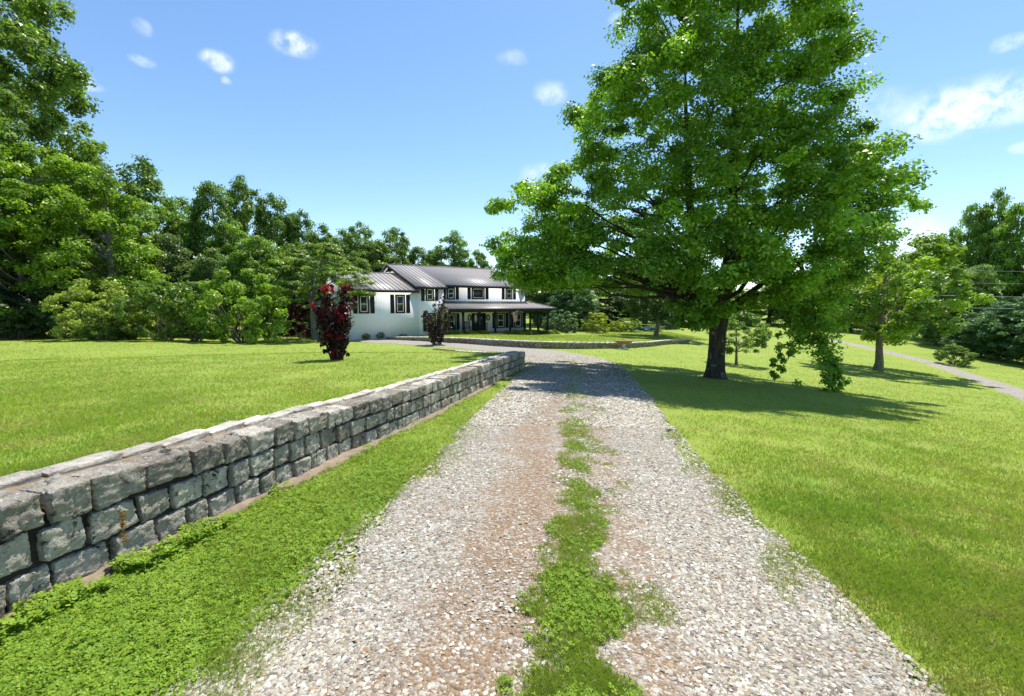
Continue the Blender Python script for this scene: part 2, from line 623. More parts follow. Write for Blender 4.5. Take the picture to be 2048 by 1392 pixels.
FAR = np.array([G(u, v)[:2] for u, v in ((720, 675), (760, 677.5), (820, 681), (887, 685), (950, 689), (1000, 693), (1080, 697), (1160, 698), (1250, 697), (1319, 691), (1380, 686))])


def yf(x):
    return np.interp(x, FAR[:, 0], FAR[:, 1])


def far_h(x):
    return np.interp(x, [-14, -11, -6, -1, 4, 9, 14, 18], [.05, .14, .30, .38, .38, .34, .32, .28])


def upper_house(x, y):
    d = np.asarray(y, float) - yf(x)
    return base(x, y) + (far_h(x) - .02) * (1 - ss(3, 17, d)) - .1 * ss(13, 19, d)


def left_lawn_z(x, y):
    return np.where(np.asarray(x) < xw(y), upper_left(x, y), base(x, y))


DRIVE = np.array([(.05, -3, 1.62), (.12, 0, 1.63), (.21, 1.8, 1.64), (.66, 5, 1.60), (1.10, 8, 1.66), (1.58, 11, 1.76), (2.02, 14, 1.84), (2.6, 18, 1.92), (2.75, 21, 2.18), (2.3, 24.3, 2.2),
                  (.7, 27.1, 1.9), (-2, 29.8, 1.65), (-6, 32.9, 1.5), (-11, 36.3, 1.5), (-17, 40, 1.5)])


def catmull(pts, n):
    pts = np.asarray(pts, float)
    q = np.vstack([2 * pts[0] - pts[1], pts, 2 * pts[-1] - pts[-2]])
    out = []
    for i in range(1, len(q) - 2):
        t = np.linspace(0, 1, n, endpoint=False)[:, None]
        a, b, c, d = q[i - 1], q[i], q[i + 1], q[i + 2]
        out.append(.5 * (2 * b + (c - a) * t + (2 * a - 5 * b + 4 * c - d) * t ** 2 + (3 * b - a - 3 * c + d) * t ** 3))
    out.append(q[-2][None])
    return np.concatenate(out)


DR = catmull(DRIVE, 26)


def drive_off(x, y):
    """signed lateral position on the drive in half widths (|.|<1 is on the drive), and the half width"""
    x = np.asarray(x, float).ravel()
    y = np.asarray(y, float).ravel()
    res = np.full(len(x), 9.0)
    hw = np.ones(len(x))
    t = norm(np.gradient(DR[:, :2], axis=0))
    nrm_ = np.stack([t[:, 1], -t[:, 0]], 1)
    for k in range(0, len(x), 20000):
        xs, ys = x[k:k + 20000], y[k:k + 20000]
        d2 = (xs[:, None] - DR[None, :, 0]) ** 2 + (ys[:, None] - DR[None, :, 1]) ** 2
        i = d2.argmin(1)
        off = (xs - DR[i, 0]) * nrm_[i, 0] + (ys - DR[i, 1]) * nrm_[i, 1]
        far = np.sqrt(d2.min(1)) > 6
        res[k:k + 20000] = np.where(far, 9, off / DR[i, 2])
        hw[k:k + 20000] = DR[i, 2]
    return res, hw


RD = np.array([(*G(u, v)[:2],) for u, v in ((2520, 960), (2200, 845), (2048, 790), (1960, 758), (1880, 732), (1810, 713), (1745, 698))])
RD = np.vstack([RD, RD[-1] + (RD[-1] - RD[-2]) * .8, RD[-1] + (RD[-1] - RD[-2]) * 1.8])
RDS = catmull(RD, 12)


def ground_strip(name, path, half, zfn, lift, nx, mat, mid=.0, clay=None, edge_noise=.12):
    p = path[:, :2]
    t = norm(np.gradient(p, axis=0))
    n = np.stack([t[:, 1], -t[:, 0]], 1)
    k = np.linspace(-1, 1, nx)
    m = len(p)
    s = np.concatenate([[0], np.cumsum(np.linalg.norm(np.diff(p, axis=0), axis=1))])
    el = 1 + edge_noise * (vn2(s, s * 0, 1.3, 3) - .5) * 2 + edge_noise * .6 * (vn2(s, s * 0, 4.0, 5) - .5) * 2
    er = 1 + edge_noise * (vn2(s, s * 0 + 9, 1.3, 4) - .5) * 2 + edge_noise * .6 * (vn2(s, s * 0, 4.0, 6) - .5) * 2
    hw = np.broadcast_to(half, (m,))
    w = np.where(k[None] < 0, el[:, None], er[:, None]) * hw[:, None]
    X = p[:, None, 0] + n[:, None, 0] * k[None] * w
    Y = p[:, None, 1] + n[:, None, 1] * k[None] * w
    Z = zfn(X, Y) + lift + mid * (np.exp(-(k / .22) ** 2))[None] - .05 * (np.abs(k)[None] > .985)
    V = np.stack([X, Y, Z], -1).reshape(-1, 3)
    i = (np.arange(m - 1)[:, None] * nx + np.arange(nx - 1)[None]).ravel()
    Q = np.stack([i, i + 1, i + nx + 1, i + nx], 1)
    a = {}
    if clay is not None:
        a['clay'] = clay(np.broadcast_to(k[None], X.shape).ravel(), V[:, 1])
    return tag(link(name, make_mesh(name, V, Q, a, True), mat), kind='structure')


# ------------------------------------------------------------------ ground sheets
def axis(lo, hi, knots):
    """non-uniform axis: knots = [(upto, step)]"""
    a = [lo]
    while a[-1] < hi:
        st = next((s for u, s in knots if a[-1] < u), knots[-1][1])
        a.append(a[-1] + st)
    return np.array(a)


gx = axis(-420, 420, [(-120, 30), (-45, 6), (-12, 1.0), (14, .3), (60, 1.0), (130, 5), (1e9, 30)])
gy = axis(-40, 620, [(-5, 6), (30, .3), (70, 1.0), (140, 4), (1e9, 30)])
GX, GY = np.meshgrid(gx, gy)
GZ = base(GX, GY)
near = (np.abs(GX) < 16) & (GY > -6) & (GY < 44)
off, hw_ = drive_off(GX[near], GY[near])
sink = np.where(np.abs(off) < .93, .06, 0)
GZ[near] -= sink
i = (np.arange(len(gy) - 1)[:, None] * len(gx) + np.arange(len(gx) - 1)[None]).ravel()
tag(link('lawn', make_mesh('lawn', np.stack([GX, GY, GZ], -1).reshape(-1, 3), np.stack([i, i + 1, i + len(gx) + 1, i + len(gx)], 1), None, True), M['lawn']), kind='structure')

rows = axis(-4, 43, [(24, .25), (99, .5)])
offs = np.concatenate([[0.16], np.linspace(.4, 6, 20), np.linspace(6.6, 54, 56)])
X = xw(rows)[:, None] - offs[None]
Y = np.broadcast_to(rows[:, None], X.shape)
Z = upper_left(X, Y)
i = (np.arange(len(rows) - 1)[:, None] * len(offs) + np.arange(len(offs) - 1)[None]).ravel()
tag(link('raised_lawn', make_mesh('raised_lawn', np.stack([X, Y, Z], -1).reshape(-1, 3), np.stack([i, i + len(offs), i + len(offs) + 1, i + 1], 1), None, True), M['lawn']), kind='structure')

cols = np.linspace(FAR[0, 0], FAR[-1, 0], 110)
offs = np.concatenate([[.1], np.linspace(.4, 19, 34)])
X = np.broadcast_to(cols[:, None], (len(cols), len(offs)))
Y = yf(cols)[:, None] + offs[None]
Z = upper_house(X, Y)
i = (np.arange(len(cols) - 1)[:, None] * len(offs) + np.arange(len(offs) - 1)[None]).ravel()
tag(link('house_lawn', make_mesh('house_lawn', np.stack([X, Y, Z], -1).reshape(-1, 3), np.stack([i, i + len(offs), i + len(offs) + 1, i + 1], 1), None, True), M['lawn']), kind='structure')


def clay_fn(k, y):
    a = np.exp(-((k + .25) / .30) ** 2) * .74 + np.exp(-((k - .28) / .2) ** 2) * .5 + .14
    return a * np.interp(y, [2, 6, 16, 22], [1.0, .85, .55, .1])


ground_strip('gravel_driveway', DR, DR[:, 2], base, .014, 41, M['bed'], .03, clay_fn, .12)
ground_strip('far_gravel_drive', RDS, .85, base, .03, 9, M['bed'], .03, lambda k, y: .15 + 0 * k, .06)


# ------------------------------------------------------------------ stones
def rounded_block(n, r=.22):
    g = np.linspace(-1, 1, n)
    A, B = np.meshgrid(g, g)
    A, B = A.ravel(), B.ravel()
    O = np.ones_like(A)
    faces = [(O, A, B), (-O, B, A), (B, O, A), (A, -O, B), (A, B, O), (B, A, -O)]
    V = np.concatenate([np.stack(f, 1) for f in faces])
    q = np.clip(V, -(1 - r), 1 - r)
    d = V - q
    V = q + norm(d) * r * (np.linalg.norm(d, axis=1, keepdims=True) > 1e-6)
    i = (np.arange(n - 1)[:, None] * n + np.arange(n - 1)[None]).ravel()
    Q1 = np.stack([i, i + 1, i + n + 1, i + n], 1)
    Q = np.concatenate([Q1 + k * n * n for k in range(6)])
    return V, Q


BLOCKS = {n: rounded_block(n, .10) for n in (3, 4, 6, 9, 15)}


class Stones:
    def __init__(s):
        s.V, s.Q, s.A, s.n = [], [], [], 0

    def add(s, n, c, half, ex, ey, seed, rough=.09):
        V, Q = BLOCKS[n]
        rn = np.random.default_rng(seed)
        half = np.asarray(half)
        p = V * half
        q = V * np.array([1.3, 1.3, 1.3]) + rn.random(3) * 90
        nz = np.stack([vn3(q, 1.3, k) for k in (1, 2, 3)], 1) - .5
        fz = np.stack([vn3(q, 4.5, k + 5) for k in (1, 2, 3)], 1) - .5
        gz = np.stack([vn3(q, 11.0, k + 9) for k in (1, 2, 3)], 1) - .5
        p = p + nz * half.min() * rough * 1.6 + fz * half.min() * rough * 1.7 + gz * half.min() * rough * .9
        # sheared, slightly tapered blocks
        p[:, 0] *= 1 + .10 * (rn.random() - .5) * V[:, 2] * 2
        p[:, 2] *= 1 + .12 * (rn.random() - .5) * V[:, 0] * 2
        yaw = (rn.random() - .5) * .05
        ex, ey = np.array([*ex, 0.]), np.array([*ey, 0.])
        ex2 = ex * math.cos(yaw) + ey * math.sin(yaw)
        ey2 = ey * math.cos(yaw) - ex * math.sin(yaw)
        W = np.asarray(c) + p[:, :1] * ex2 + p[:, 1:2] * ey2 + p[:, 2:] * np.array([0, 0, 1.])
        s.V.append(W)
        s.Q.append(Q + s.n)
        s.A.append(np.full(len(W), rn.random()))
        s.n += len(W)

    def build(s, name, mat, parent):
        return link(name, make_mesh(name, np.concatenate(s.V), np.concatenate(s.Q), {'rnd': np.concatenate(s.A)}, True), mat, parent)


class Path:
    def __init__(s, pts, n=20):
        q = catmull(pts, n)
        s.p = q
        s.s = np.concatenate([[0], np.cumsum(np.linalg.norm(np.diff(q, axis=0), axis=1))])
        s.t = norm(np.gradient(q, axis=0))
        s.len = s.s[-1]

    def at(s, d):
        return np.array([np.interp(d, s.s, s.p[:, 0]), np.interp(d, s.s, s.p[:, 1])])

    def tan(s, d):
        return norm(np.array([np.interp(d, s.s, s.t[:, 0]), np.interp(d, s.s, s.t[:, 1])]))


def ribbon_core(path, d0, d1, zf, prof, step=.25):
    """sweep of a closed profile [(offset to the left of travel, height factor fn)]"""
    ds = np.arange(d0, d1 + step, step)
    V = []
    for d in ds:
        d = min(d, d1)
        p, t = path.at(d), path.tan(d)
        nl = np.array([-t[1], t[0]])
        z0 = float(base(p[0], p[1]))
        h = zf(d)
        for o, k, add in prof:
            q = p + nl * o
            V.append((q[0], q[1], z0 + h * k + add))
    m, n = len(ds), len(prof)
    i = np.arange(m - 1)[:, None] * n
    j = np.arange(n)[None]
    Q = np.stack([i + j, i + n + j, i + n + (j + 1) % n, i + (j + 1) % n], -1).reshape(-1, 4)
    ends = [list(range(n)), list(range((m - 1) * n, m * n))[::-1]]
    return np.array(V), Q, ends


# near retaining wall along the drive
near_wall = thing('retaining_wall', 'long grey stone block retaining wall beside the gravel driveway, tallest in the foreground', 'stone wall', (0, 0, 0))
wp = Path(WALL)
# travel is away from the camera, the drive is to the right of travel, the lawn to its left
st_front, st_cap = Stones(), Stones()
seed = 100


def near_h(d):
    return float(wall_h(wp.at(d)[1]))


for course in range(3):
    d = .0 + course * .17
    while d < wp.len - .3:
        L = random.uniform(.20, .31) if course < 2 else random.uniform(.22, .35)
        pc = wp.at(d + L / 2)
        H = near_h(d + L / 2)
        t = wp.tan(d + L / 2)
        n_l = np.array([-t[1], t[0]])
        if H > .14:
            ch = H / 3
            nlev = 3 if H > .5 else (2 if H > .3 else 1)
            if course < nlev or course == 2:
                k = course if H > .5 else (2 if course == 2 else course)
                ch = H / max(nlev, 1)
                lev = k if H > .5 else (nlev - 1 if course == 2 else course)
                if not (H <= .5 and course != 2 and lev >= nlev - 1):
                    z0 = float(base(*pc)) + lev * ch
                    hh = ch / 2 * random.uniform(.80, .93)
                    dep = random.uniform(.13, .16)
                    n = 15 if pc[1] < 7.5 else (9 if pc[1] < 11 else 6)
                    c = (*(pc + n_l * (dep + random.uniform(-.012, .015) + (.0 if course == 2 else .01))), z0 + ch / 2 + random.uniform(-.006, .006))
                    seed += 1
                    st_front.add(n, c, (L / 2 - random.uniform(.010, .022), dep, hh), t, n_l, seed, .10)
        d += L
d = .1
while d < wp.len - 1.0:
    L = random.uniform(.26, .46)
    pc = wp.at(d + L / 2)
    H = near_h(d + L / 2)
    t = wp.tan(d + L / 2)
    n_l = np.array([-t[1], t[0]])
    if H > .12:
        n = 9 if pc[1] < 6 else 6
        c = (*(pc + n_l * (.415 + random.uniform(-.015, .015))), float(base(*pc)) + H - .028 + random.uniform(-.01, .01))
        seed += 1
        st_cap.add(n, c, (L / 2 - .012, .085, .036), t, n_l, seed, .12)
    d += L
st_front.build('stone_courses', M['stone'], near_wall)
st_cap.build('cap_slabs', M['stone_top'], near_wall)
mb = MB()
V, Q, ends = ribbon_core(wp, .0, wp.len - .6, lambda d: max(.05, near_h(d)), [(.06, 0, -.15), (.06, .80, 0), (.30, .80, 0), (.30, 0, -.15)])
mb.add(V, Q)
mb.build('joint_core', M['core'], near_wall)
mb = MB()
V, Q, ends = ribbon_core(wp, .0, wp.len - .8, lambda d: max(.05, near_h(d)), [(.22, .8, .0), (.22, 1, -.028), (.52, 1, -.022), (.52, .7, -.06)])
mb.add(V, Q)
mb.build('mortar_bed', M['mortar'], near_wall)
# irregular concrete footing showing at the foot of the wall
ds = np.arange(.0, 14.5, .1)
V = []
for d in ds:
    p, t = wp.at(d), wp.tan(d)
    nl = np.array([-t[1], t[0]])
    w = .10 + .09 * (h2(int(d * 10), 3) - .5) + .045 * math.sin(d * 2.1) + .03 * math.sin(d * 5.3)
    w *= 1 - .5 * float(ss(5, 13, p[1]))
    z0 = float(base(*p))
    zt = .045 + .03 * (h2(int(d * 10), 8) - .5)
    for o, z in ((.1, z0 + zt), (-w * .8, z0 + zt - .004), (-w, z0 + .01), (-w, z0 - .1)):
        q = p + nl * o
        V.append((*q, z))
i = (np.arange(len(ds) - 1)[:, None] * 4 + np.arange(3)[None]).ravel()
link('footing', make_mesh('footing', V, np.stack([i, i + 1, i + 5, i + 4], 1), None, True), M['footing'], near_wall)

# low far wall curving in front of the house lawn
far_wall = thing('low_stone_wall', 'low curved tan stone wall edging the lawn in front of the white house', 'stone wall', (0, 0, 0))
fp = Path(FAR)
st = Stones()
for course in range(3):
    d = course * .21
    while d < fp.len - .3:
        L = random.uniform(.30, .62)
        pc = fp.at(d + L / 2)
        H = float(far_h(pc[0])) + .03
        t = fp.tan(d + L / 2)
        n_l = np.array([-t[1], t[0]])
        nlev = 3 if H > .29 else (2 if H > .18 else 1)
        if course < nlev:
            ch = H / nlev
            seed += 1
            c = (*(pc + n_l * .14), float(base(*pc)) + (course + .5) * ch)
            st.add(4, c, (L / 2 - .018, .13 + .03 * random.random(), ch / 2 * .9), t, n_l, seed, .1)
        d += L
st.build('stone_courses', M['stone_far'], far_wall)
mb = MB()
V, Q, ends = ribbon_core(fp, .2, fp.len - .3, lambda d: float(far_h(fp.at(d)[0])), [(.07, 0, -.15), (.07, .9, 0), (.26, .9, 0), (.26, 0, -.15)], .5)
mb.add(V, Q)
mb.build('joint_core', M['core'], far_wall)
st = Stones()
d = .1
while d < fp.len - .4:
    L = random.uniform(.4, .7)
    pc = fp.at(d + L / 2)
    t = fp.tan(d + L / 2)
    n_l = np.array([-t[1], t[0]])
    seed += 1
    st.add(3, (*(pc + n_l * .17), float(base(*pc)) + float(far_h(pc[0])) + .055), (L / 2 - .01, .19, .035), t, n_l, seed, .1)
    d += L
st.build('cap_slabs', M['stone_top'], far_wall)

# ------------------------------------------------------------------ house
HO = np.array([-3.4, 45.0, -1.65])
HA = math.atan2(.545, .839)
HU, HV = np.array([math.cos(HA), math.sin(HA), 0]), np.array([-math.sin(HA), math.cos(HA), 0])


def S(u, v, yp=0.0):
    """pixel of the photograph to (along, up) on the house's vertical plane at local depth yp"""
    d = ray(u, v)
    t = (yp - (EYE - HO) @ HV) / (d @ HV)
    p = EYE + d * t - HO
    return p @ HU, p[2]


house = thing('farmhouse', 'white two storey farmhouse with dark shutters, metal roof and covered front porch', 'house', HO, HA)
BAY, WX0, BX0, BX1, RX1 = -.9, -13.0, -6.75, -4.25, 5.88
WB, MBK = 11.9, 15.0        # back walls of the wing and of the main block
w_sl, w_e, w_r = .276, 4.4, 5.5
m_sl, m_e, m_r = .302, 4.75, 7.4


def zw(y):
    return w_e + w_sl * (min(y, 2 * w_r - y) + 1.25)


def zm(y):
    return m_e + m_sl * (min(y, 2 * m_r - y) + 1.2)


TH = .14
mb = MB()


def gable_wall(mb, x0, x1, ya, yb, zf, r, drop):
    prof = [(ya, -.5), (ya, zf(ya) - drop), (r, zf(r) - drop), (yb, zf(yb) - drop), (yb, -.5)]
    n = len(prof)
    V = [(x0, y, z) for y, z in prof] + [(x1, y, z) for y, z in prof]
    T = []
    for k in range(1, n - 1):
        T += [(0, k + 1, k), (n, n + k, n + k + 1)]
    Q = [(k, (k + 1) % n, n + (k + 1) % n, n + k) for k in range(n)]
    mb.add(V, Q, T)


mb.box(WX0, BX0, BAY, BAY + TH, -.5, zw(BAY) - .06)                     # wing front
gable_wall(mb, WX0, WX0 + TH, BAY + TH, WB, zw, w_r, .12)               # wing gable
mb.box(WX0 + TH, BX0, WB - TH, WB, -.5, zw(WB) - .12)
mb.box(BX0, BX1, BAY, BAY + TH, -.5, zm(BAY) - .08)                     # bay front
mb.box(BX1 - TH, BX1, BAY + TH, 0, -.5, zm(BAY + TH) - .08)             # bay return
gable_wall(mb, BX0, BX0 + TH, BAY + TH, MBK, zm, m_r, .12)
mb.box(BX1 - TH, RX1, 0, TH, -.5, zm(0) - .12)                          # recessed front
gable_wall(mb, RX1 - TH, RX1, TH, MBK, zm, m_r, .12)
mb.box(BX0 + TH, RX1 - TH, MBK - TH, MBK, -.5, zm(MBK) - .12)
mb.build('wall', M['siding'], house)


def roof_plane(mb, x0, x1, ye, yr, zf, th=.09, seam=.42):
    mb.slab((x0, ye, zf(ye)), (x1, ye, zf(ye)), (x1, yr, zf(yr)), (x0, yr, zf(yr)), th)
    n = int((x1 - x0) / seam)
    for k in range(n + 1):
        x = x0 + .03 + (x1 - x0 - .06) * k / n
        mb.slab((x - .022, ye, zf(ye) + .045), (x + .022, ye, zf(ye) + .045), (x + .022, yr, zf(yr) + .045), (x - .022, yr, zf(yr) + .045), .05)


mb = MB()
roof_plane(mb, WX0 - .3, BX0 - .02, -1.25, w_r, zw)
mb.slab((WX0 - .3, w_r, zw(w_r)), (BX0 - .02, w_r, zw(w_r)), (BX0 - .02, WB + .35, zw(WB + .35)), (WX0 - .3, WB + .35, zw(WB + .35)), .09)
mb.box(WX0 - .3, BX0 - .02, w_r - .12, w_r + .12, zw(w_r) - .02, zw(w_r) + .06)
mb.build('wing_roof', M['roof'], house)
mb = MB()
roof_plane(mb, BX0 - .3, BX1 + .25, -1.2, m_r, zm)
roof_plane(mb, BX1 + .25, RX1 + .4, -.45, m_r, zm)
mb.slab((BX0 - .3, m_r, zm(m_r)), (RX1 + .4, m_r, zm(m_r)), (RX1 + .4, MBK + .4, zm(MBK + .4)), (BX0 - .3, MBK + .4, zm(MBK + .4)), .09)
mb.box(BX0 - .3, RX1 + .4, m_r - .12, m_r + .12, zm(m_r) - .02, zm(m_r) + .06)
mb.build('main_roof', M['roof'], house)

mb = MB()          # fascia, gutters and rake boards
mb.box(WX0 - .28, BX0 - .04, -1.33, -1.26, w_e - .24, w_e + .0)
mb.box(BX0 - .30, BX1 + .25, -1.29, -1.21, m_e - .24, m_e + .0)
mb.box(BX1 + .26, RX1 + .4, -.53, -.46, zm(-.45) - .24, zm(-.45) + .0)
mb.box(BX1 + .19, BX1 + .25, -1.2, -.45, zm(-1.2) - .24, zm(-1.2) + .12)


def rake(mb, x, w, ye, yr, yb, zf):
    for a, b in ((ye, yr), (yr, yb)):
        mb.slab((x, a, zf(a) - .092), (x + w, a, zf(a) - .092), (x + w, b, zf(b) - .092), (x, b, zf(b) - .092), .17)


rake(mb, WX0 - .30, .05, -1.25, w_r, WB + .35, zw)
rake(mb, BX0 - .30, .05, -1.2, m_r, MBK + .4, zm)
rake(mb, RX1 + .35, .05, -.45, m_r, MBK + .4, zm)
# flat dark triangle in the peak of the gable
V = [(BX0 - .03, m_r - 1.6, zm(m_r - 1.6) - .3), (BX0 - .03, m_r + 1.6, zm(m_r + 1.6) - .3), (BX0 - .03, m_r, zm(m_r) - .3)]
mb.add(V + [(x + .028, y, z) for x, y, z in V], [(0, 1, 4, 3), (1, 2, 5, 4), (2, 0, 3, 5)], [(0, 2, 1), (3, 4, 5)])
mb.build('fascia', M['navy'], house)
mb = MB()          # soffits and downspouts
mb.box(WX0 - .2, BX0 - .1, -1.25, BAY - .003, w_e - .2, w_e - .16)
mb.box(BX0 + .0, BX1 + .18, -1.2, BAY - .003, m_e - .2, m_e - .16)
mb.box(BX1 + .27, RX1 + .3, -.45, -.003, zm(-.45) - .2, zm(-.45) - .16)
mb.build('soffit', M['white'], house)
mb = MB()
mb.box(RX1 - .16, RX1 - .05, -.12, -.004, 3.4, 5.0)
mb.build('downspout', M['navy'], house)
MB().box(BX1 + .02, BX1 + .12, -.14, -.004, 3.4, 4.9).build('downspout', M['navy'], house)


def window(u0, u1, v0, v1, yp, rail=True, sh=(True, True), shw=None, gap=.10):
    """a framed window with its pane and the two louvred shutters beside it"""
    um, vm = (u0 + u1) / 2, (v0 + v1) / 2
    x0, x1 = S(u0, vm, yp)[0], S(u1, vm, yp)[0]
    z1, z0 = S(um, v0, yp)[1], S(um, v1, yp)[1]
    f = yp
    t = .125
    mb = MB()      # dark outer trim
    mb.box(x0, x0 + t, f - .06, f - .002, z0, z1)
    mb.box(x1 - t, x1, f - .06, f - .002, z0, z1)
    mb.box(x0 + t, x1 - t, f - .06, f - .002, z1 - t, z1)
    mb.box(x0 + t, x1 - t, f - .08, f - .002, z0, z0 + t)
    fr = mb.build('window', M['navy'], house)
    a0, a1, c0, c1 = x0 + t, x1 - t, z0 + t, z1 - t
    s = .075
    mb = MB()      # white sash
    mb.box(a0, a0 + s, f - .045, f - .002, c0, c1)
    mb.box(a1 - s, a1, f - .045, f - .002, c0, c1)
    mb.box(a0 + s, a1 - s, f - .045, f - .002, c1 - s, c1)
    mb.box(a0 + s, a1 - s, f - .045, f - .002, c0, c0 + s)
    if rail:
        zm_ = (c0 + c1) / 2
        mb.box(a0 + s, a1 - s, f - .05, f - .002, zm_ - .03, zm_ + .03)
    mb.build('sash', M['white'], fr)
    mb = MB()
    mb.box(a0 + s, a1 - s, f - .014, f - .003, c0 + s, c1 - s)
    mb.build('pane', M['glass'], fr)
    shw = shw or (x1 - x0) * .40
    for k, on in enumerate(sh):
        if not on:
            continue
        b0 = x0 - gap - shw if k == 0 else x1 + gap
        mb = MB()
        mb.box(b0, b0 + shw, f - .03, f - .002, z0, z1)
        mb.box(b0, b0 + .05, f - .045, f - .031, z0, z1)
        mb.box(b0 + shw - .05, b0 + shw, f - .045, f - .031, z0, z1)
        for zz in (z0, (z0 + z1) / 2 - .04, z1 - .08):
            mb.box(b0 + .05, b0 + shw - .05, f - .045, f - .031, zz, zz + .08)
        m = int((z1 - z0) / .09)
        for q in range(m):
            zz = z0 + .09 + q * (z1 - z0 - .18) / m
            mb.box(b0 + .052, b0 + shw - .052, f - .039, f - .031, zz, zz + .03)
        mb.build('shutter', M['navy'], house)


window(717, 738, 589, 627, BAY)
window(790.6, 810, 589, 626.5, BAY)
window(851, 867.8, 575.5, 602, BAY)
window(855, 872, 626, 662.5, BAY)
window(893.6, 909.4, 575, 599, 0)
window(943, 969, 574.8, 598.7, 0, rail=False, shw=.36)
window(1010.6, 1024.4, 575.8, 599, 0)
window(896.5, 911, 626.6, 659, 0)
window(993, 1009, 625.2, 656, 0)
window(1028, 1043.4, 625, 655, 0)

# front door: two leaves with oval and narrow lights
dx0, dx1 = S(943.5, 650)[0], S(971, 650)[0]
dz1, dz0 = S(957, 626.2)[1], .29
mb = MB()
mb.box(dx0, dx0 + .08, -.07, -.002, dz0, dz1)
mb.box(dx1 - .08, dx1, -.07, -.002, dz0, dz1)
mb.box(dx0 + .08, dx1 - .08, -.07, -.002, dz1 - .1, dz1)
mb.box(dx0 + .08, dx1 - .08, -.09, -.002, dz0, dz0 + .05)
mb.build('door_frame', M['navy'], house)
xm = (dx0 + dx1) / 2
for k, (a, b_) in enumerate(((dx0 + .085, xm - .006), (xm + .006, dx1 - .085))):
    mb = MB()
    mb.box(a, b_, -.045, -.003, dz0 + .055, dz1 - .105)
    for z0_, z1_ in ((dz0 + .14, dz0 + .62),):
        mb.box(a + .1, b_ - .1, -.056, -.046, z0_, z1_)
    d_o = mb.build('door', M['navy'], house)
    mb = MB()
    cx, cz = (a + b_) / 2, dz0 + 1.42
    ang = np.linspace(0, 2 * PI, 20, endpoint=False)
    rx, rz = (b_ - a) * .22, .44
    ring = np.stack([cx + rx * np.cos(ang), np.full(20, -.05), cz + rz * np.sin(ang)], 1)
    V = np.concatenate([ring, ring - [0, .012, 0], [[cx, -.062, cz]]])
    mb.add(V, [(q, (q + 1) % 20, 20 + (q + 1) % 20, 20 + q) for q in range(20)], [(40, 20 + q, 20 + (q + 1) % 20) for q in range(20)])
    mb.build('oval_pane', M['pale'] if k == 0 else M['glass'], d_o)
    mb = MB()
    hx = (b_ - .07) if k == 0 else (a + .07)
    mb.tube([(hx, -.046, dz0 + 1.0), (hx, -.10, dz0 + 1.0)], [.018, .035], 8)
    mb.build('handle', M['steel'], d_o)

# porch
PF = -2.05
mb = MB()
mb.box(BX1 + .002, 7.62, PF - .12, -.003, .16, .27)
mb.box(RX1 + .002, 7.62, -.001, 7.0, .16, .27)
mb.build('porch_floor', M['deck'], house)
mb = MB()
mb.box(BX1 + .05, 7.5, PF, PF + .12, -.5, .158)
mb.box(7.38, 7.5, PF + .122, 6.9, -.5, .158)
mb.build('porch_skirt', M['brick'], house)
sx0, sx1 = S(978, 668, PF - .5)[0], S(1005, 668, PF - .5)[0]
mb = MB()
for k in range(2):
    mb.box(sx0, sx1, PF - .122 - .32 * (k + 1), PF - .123 - .32 * k, -.5, .15 - .12 * k)
mb.build('porch_step', M['brick'], house)
for s_, y_ in [(-4.15, PF + .1), (-2.76, PF), (-.99, PF), (.79, PF), (2.55, PF), (4.36, PF), (6.1, PF), (7.36, PF), (7.36, 1.2), (7.36, 4.0), (7.36, 6.8)]:
    mb = MB()
    mb.box(s_ - .085, s_ + .085, y_, y_ + .17, .272, 2.36)
    mb.box(s_ - .11, s_ + .11, y_ - .025, y_ + .195, .271, .42)
    mb.box(s_ - .11, s_ + .11, y_ - .025, y_ + .195, 2.26, 2.361)
    mb.build('porch_post', M['navy'], house)
mb = MB()
mb.box(BX1 + .003, 7.5, PF - .01, PF + .18, 2.363, 2.62)
mb.box(7.27, 7.46, PF + .182, 6.98, 2.363, 2.62)
mb.build('porch_beam', M['navy'], house)
pe, pw = 2.72, 3.42         # porch roof eave and wall height
ex, ey = 8.05, PF - .5
mb = MB()
A_, B_, Cc, D_ = (BX1 - .25, ey, pe), (ex, ey, pe), (RX1 + .002, -.003, pw), (BX1 + .003, -.003, pw)
mb.slab(A_, B_, Cc, D_, .07)
E_, F_ = (ex, 7.3, pe), (RX1 + .002, 7.3, pw)
mb.slab(B_, E_, F_, Cc, .07)
for k in range(1, 30):
    x = BX1 - .25 + k * .42
    if x > ex - .1:
        break
    top = 1.0 if x <= RX1 else (ex - x) / (ex - RX1)
    y1, z1 = ey + (-.003 - ey) * top, pe + (pw - pe) * top
    mb.slab((x - .022, ey, pe + .04), (x + .022, ey, pe + .04), (x + .022, y1 - .02, z1 + .04), (x - .022, y1 - .02, z1 + .04), .045)
for k in range(1, 24):
    y = ey + k * .42
    if y > 7.2:
        break
    top = 1.0 if y > 0 else (y - ey) / (0 - ey)
    x1, z1 = ex - (ex - RX1) * top, pe + (pw - pe) * top
    mb.slab((ex, y - .022, pe + .04), (ex, y + .022, pe + .04), (x1, y + .022, z1 + .04), (x1, y - .022, z1 + .04), .045)
mb.bar((ex, ey, pe + .03), (RX1, 0, pw + .04), .12, .06)
mb.build('porch_roof', M['roof'], house)
mb = MB()
mb.box(BX1 - .25, ex, ey - .07, ey - .004, pe - .17, pe - .0)
mb.box(ex + .004, ex + .07, ey, 7.3, pe - .17, pe - .0)
mb.build('porch_gutter', M['navy'], house)
mb = MB()
mb.box(BX1 + .01, 7.25, PF + .2, -.004, 2.64, 2.67)
mb.box(RX1 + .01, 7.25, -.002, 6.9, 2.64, 2.67)
mb.build('porch_ceiling', M['white'], house)


def hpos(x, y, z):
    p = HO + HU * x + HV * y
    return (p[0], p[1], HO[2] + z)


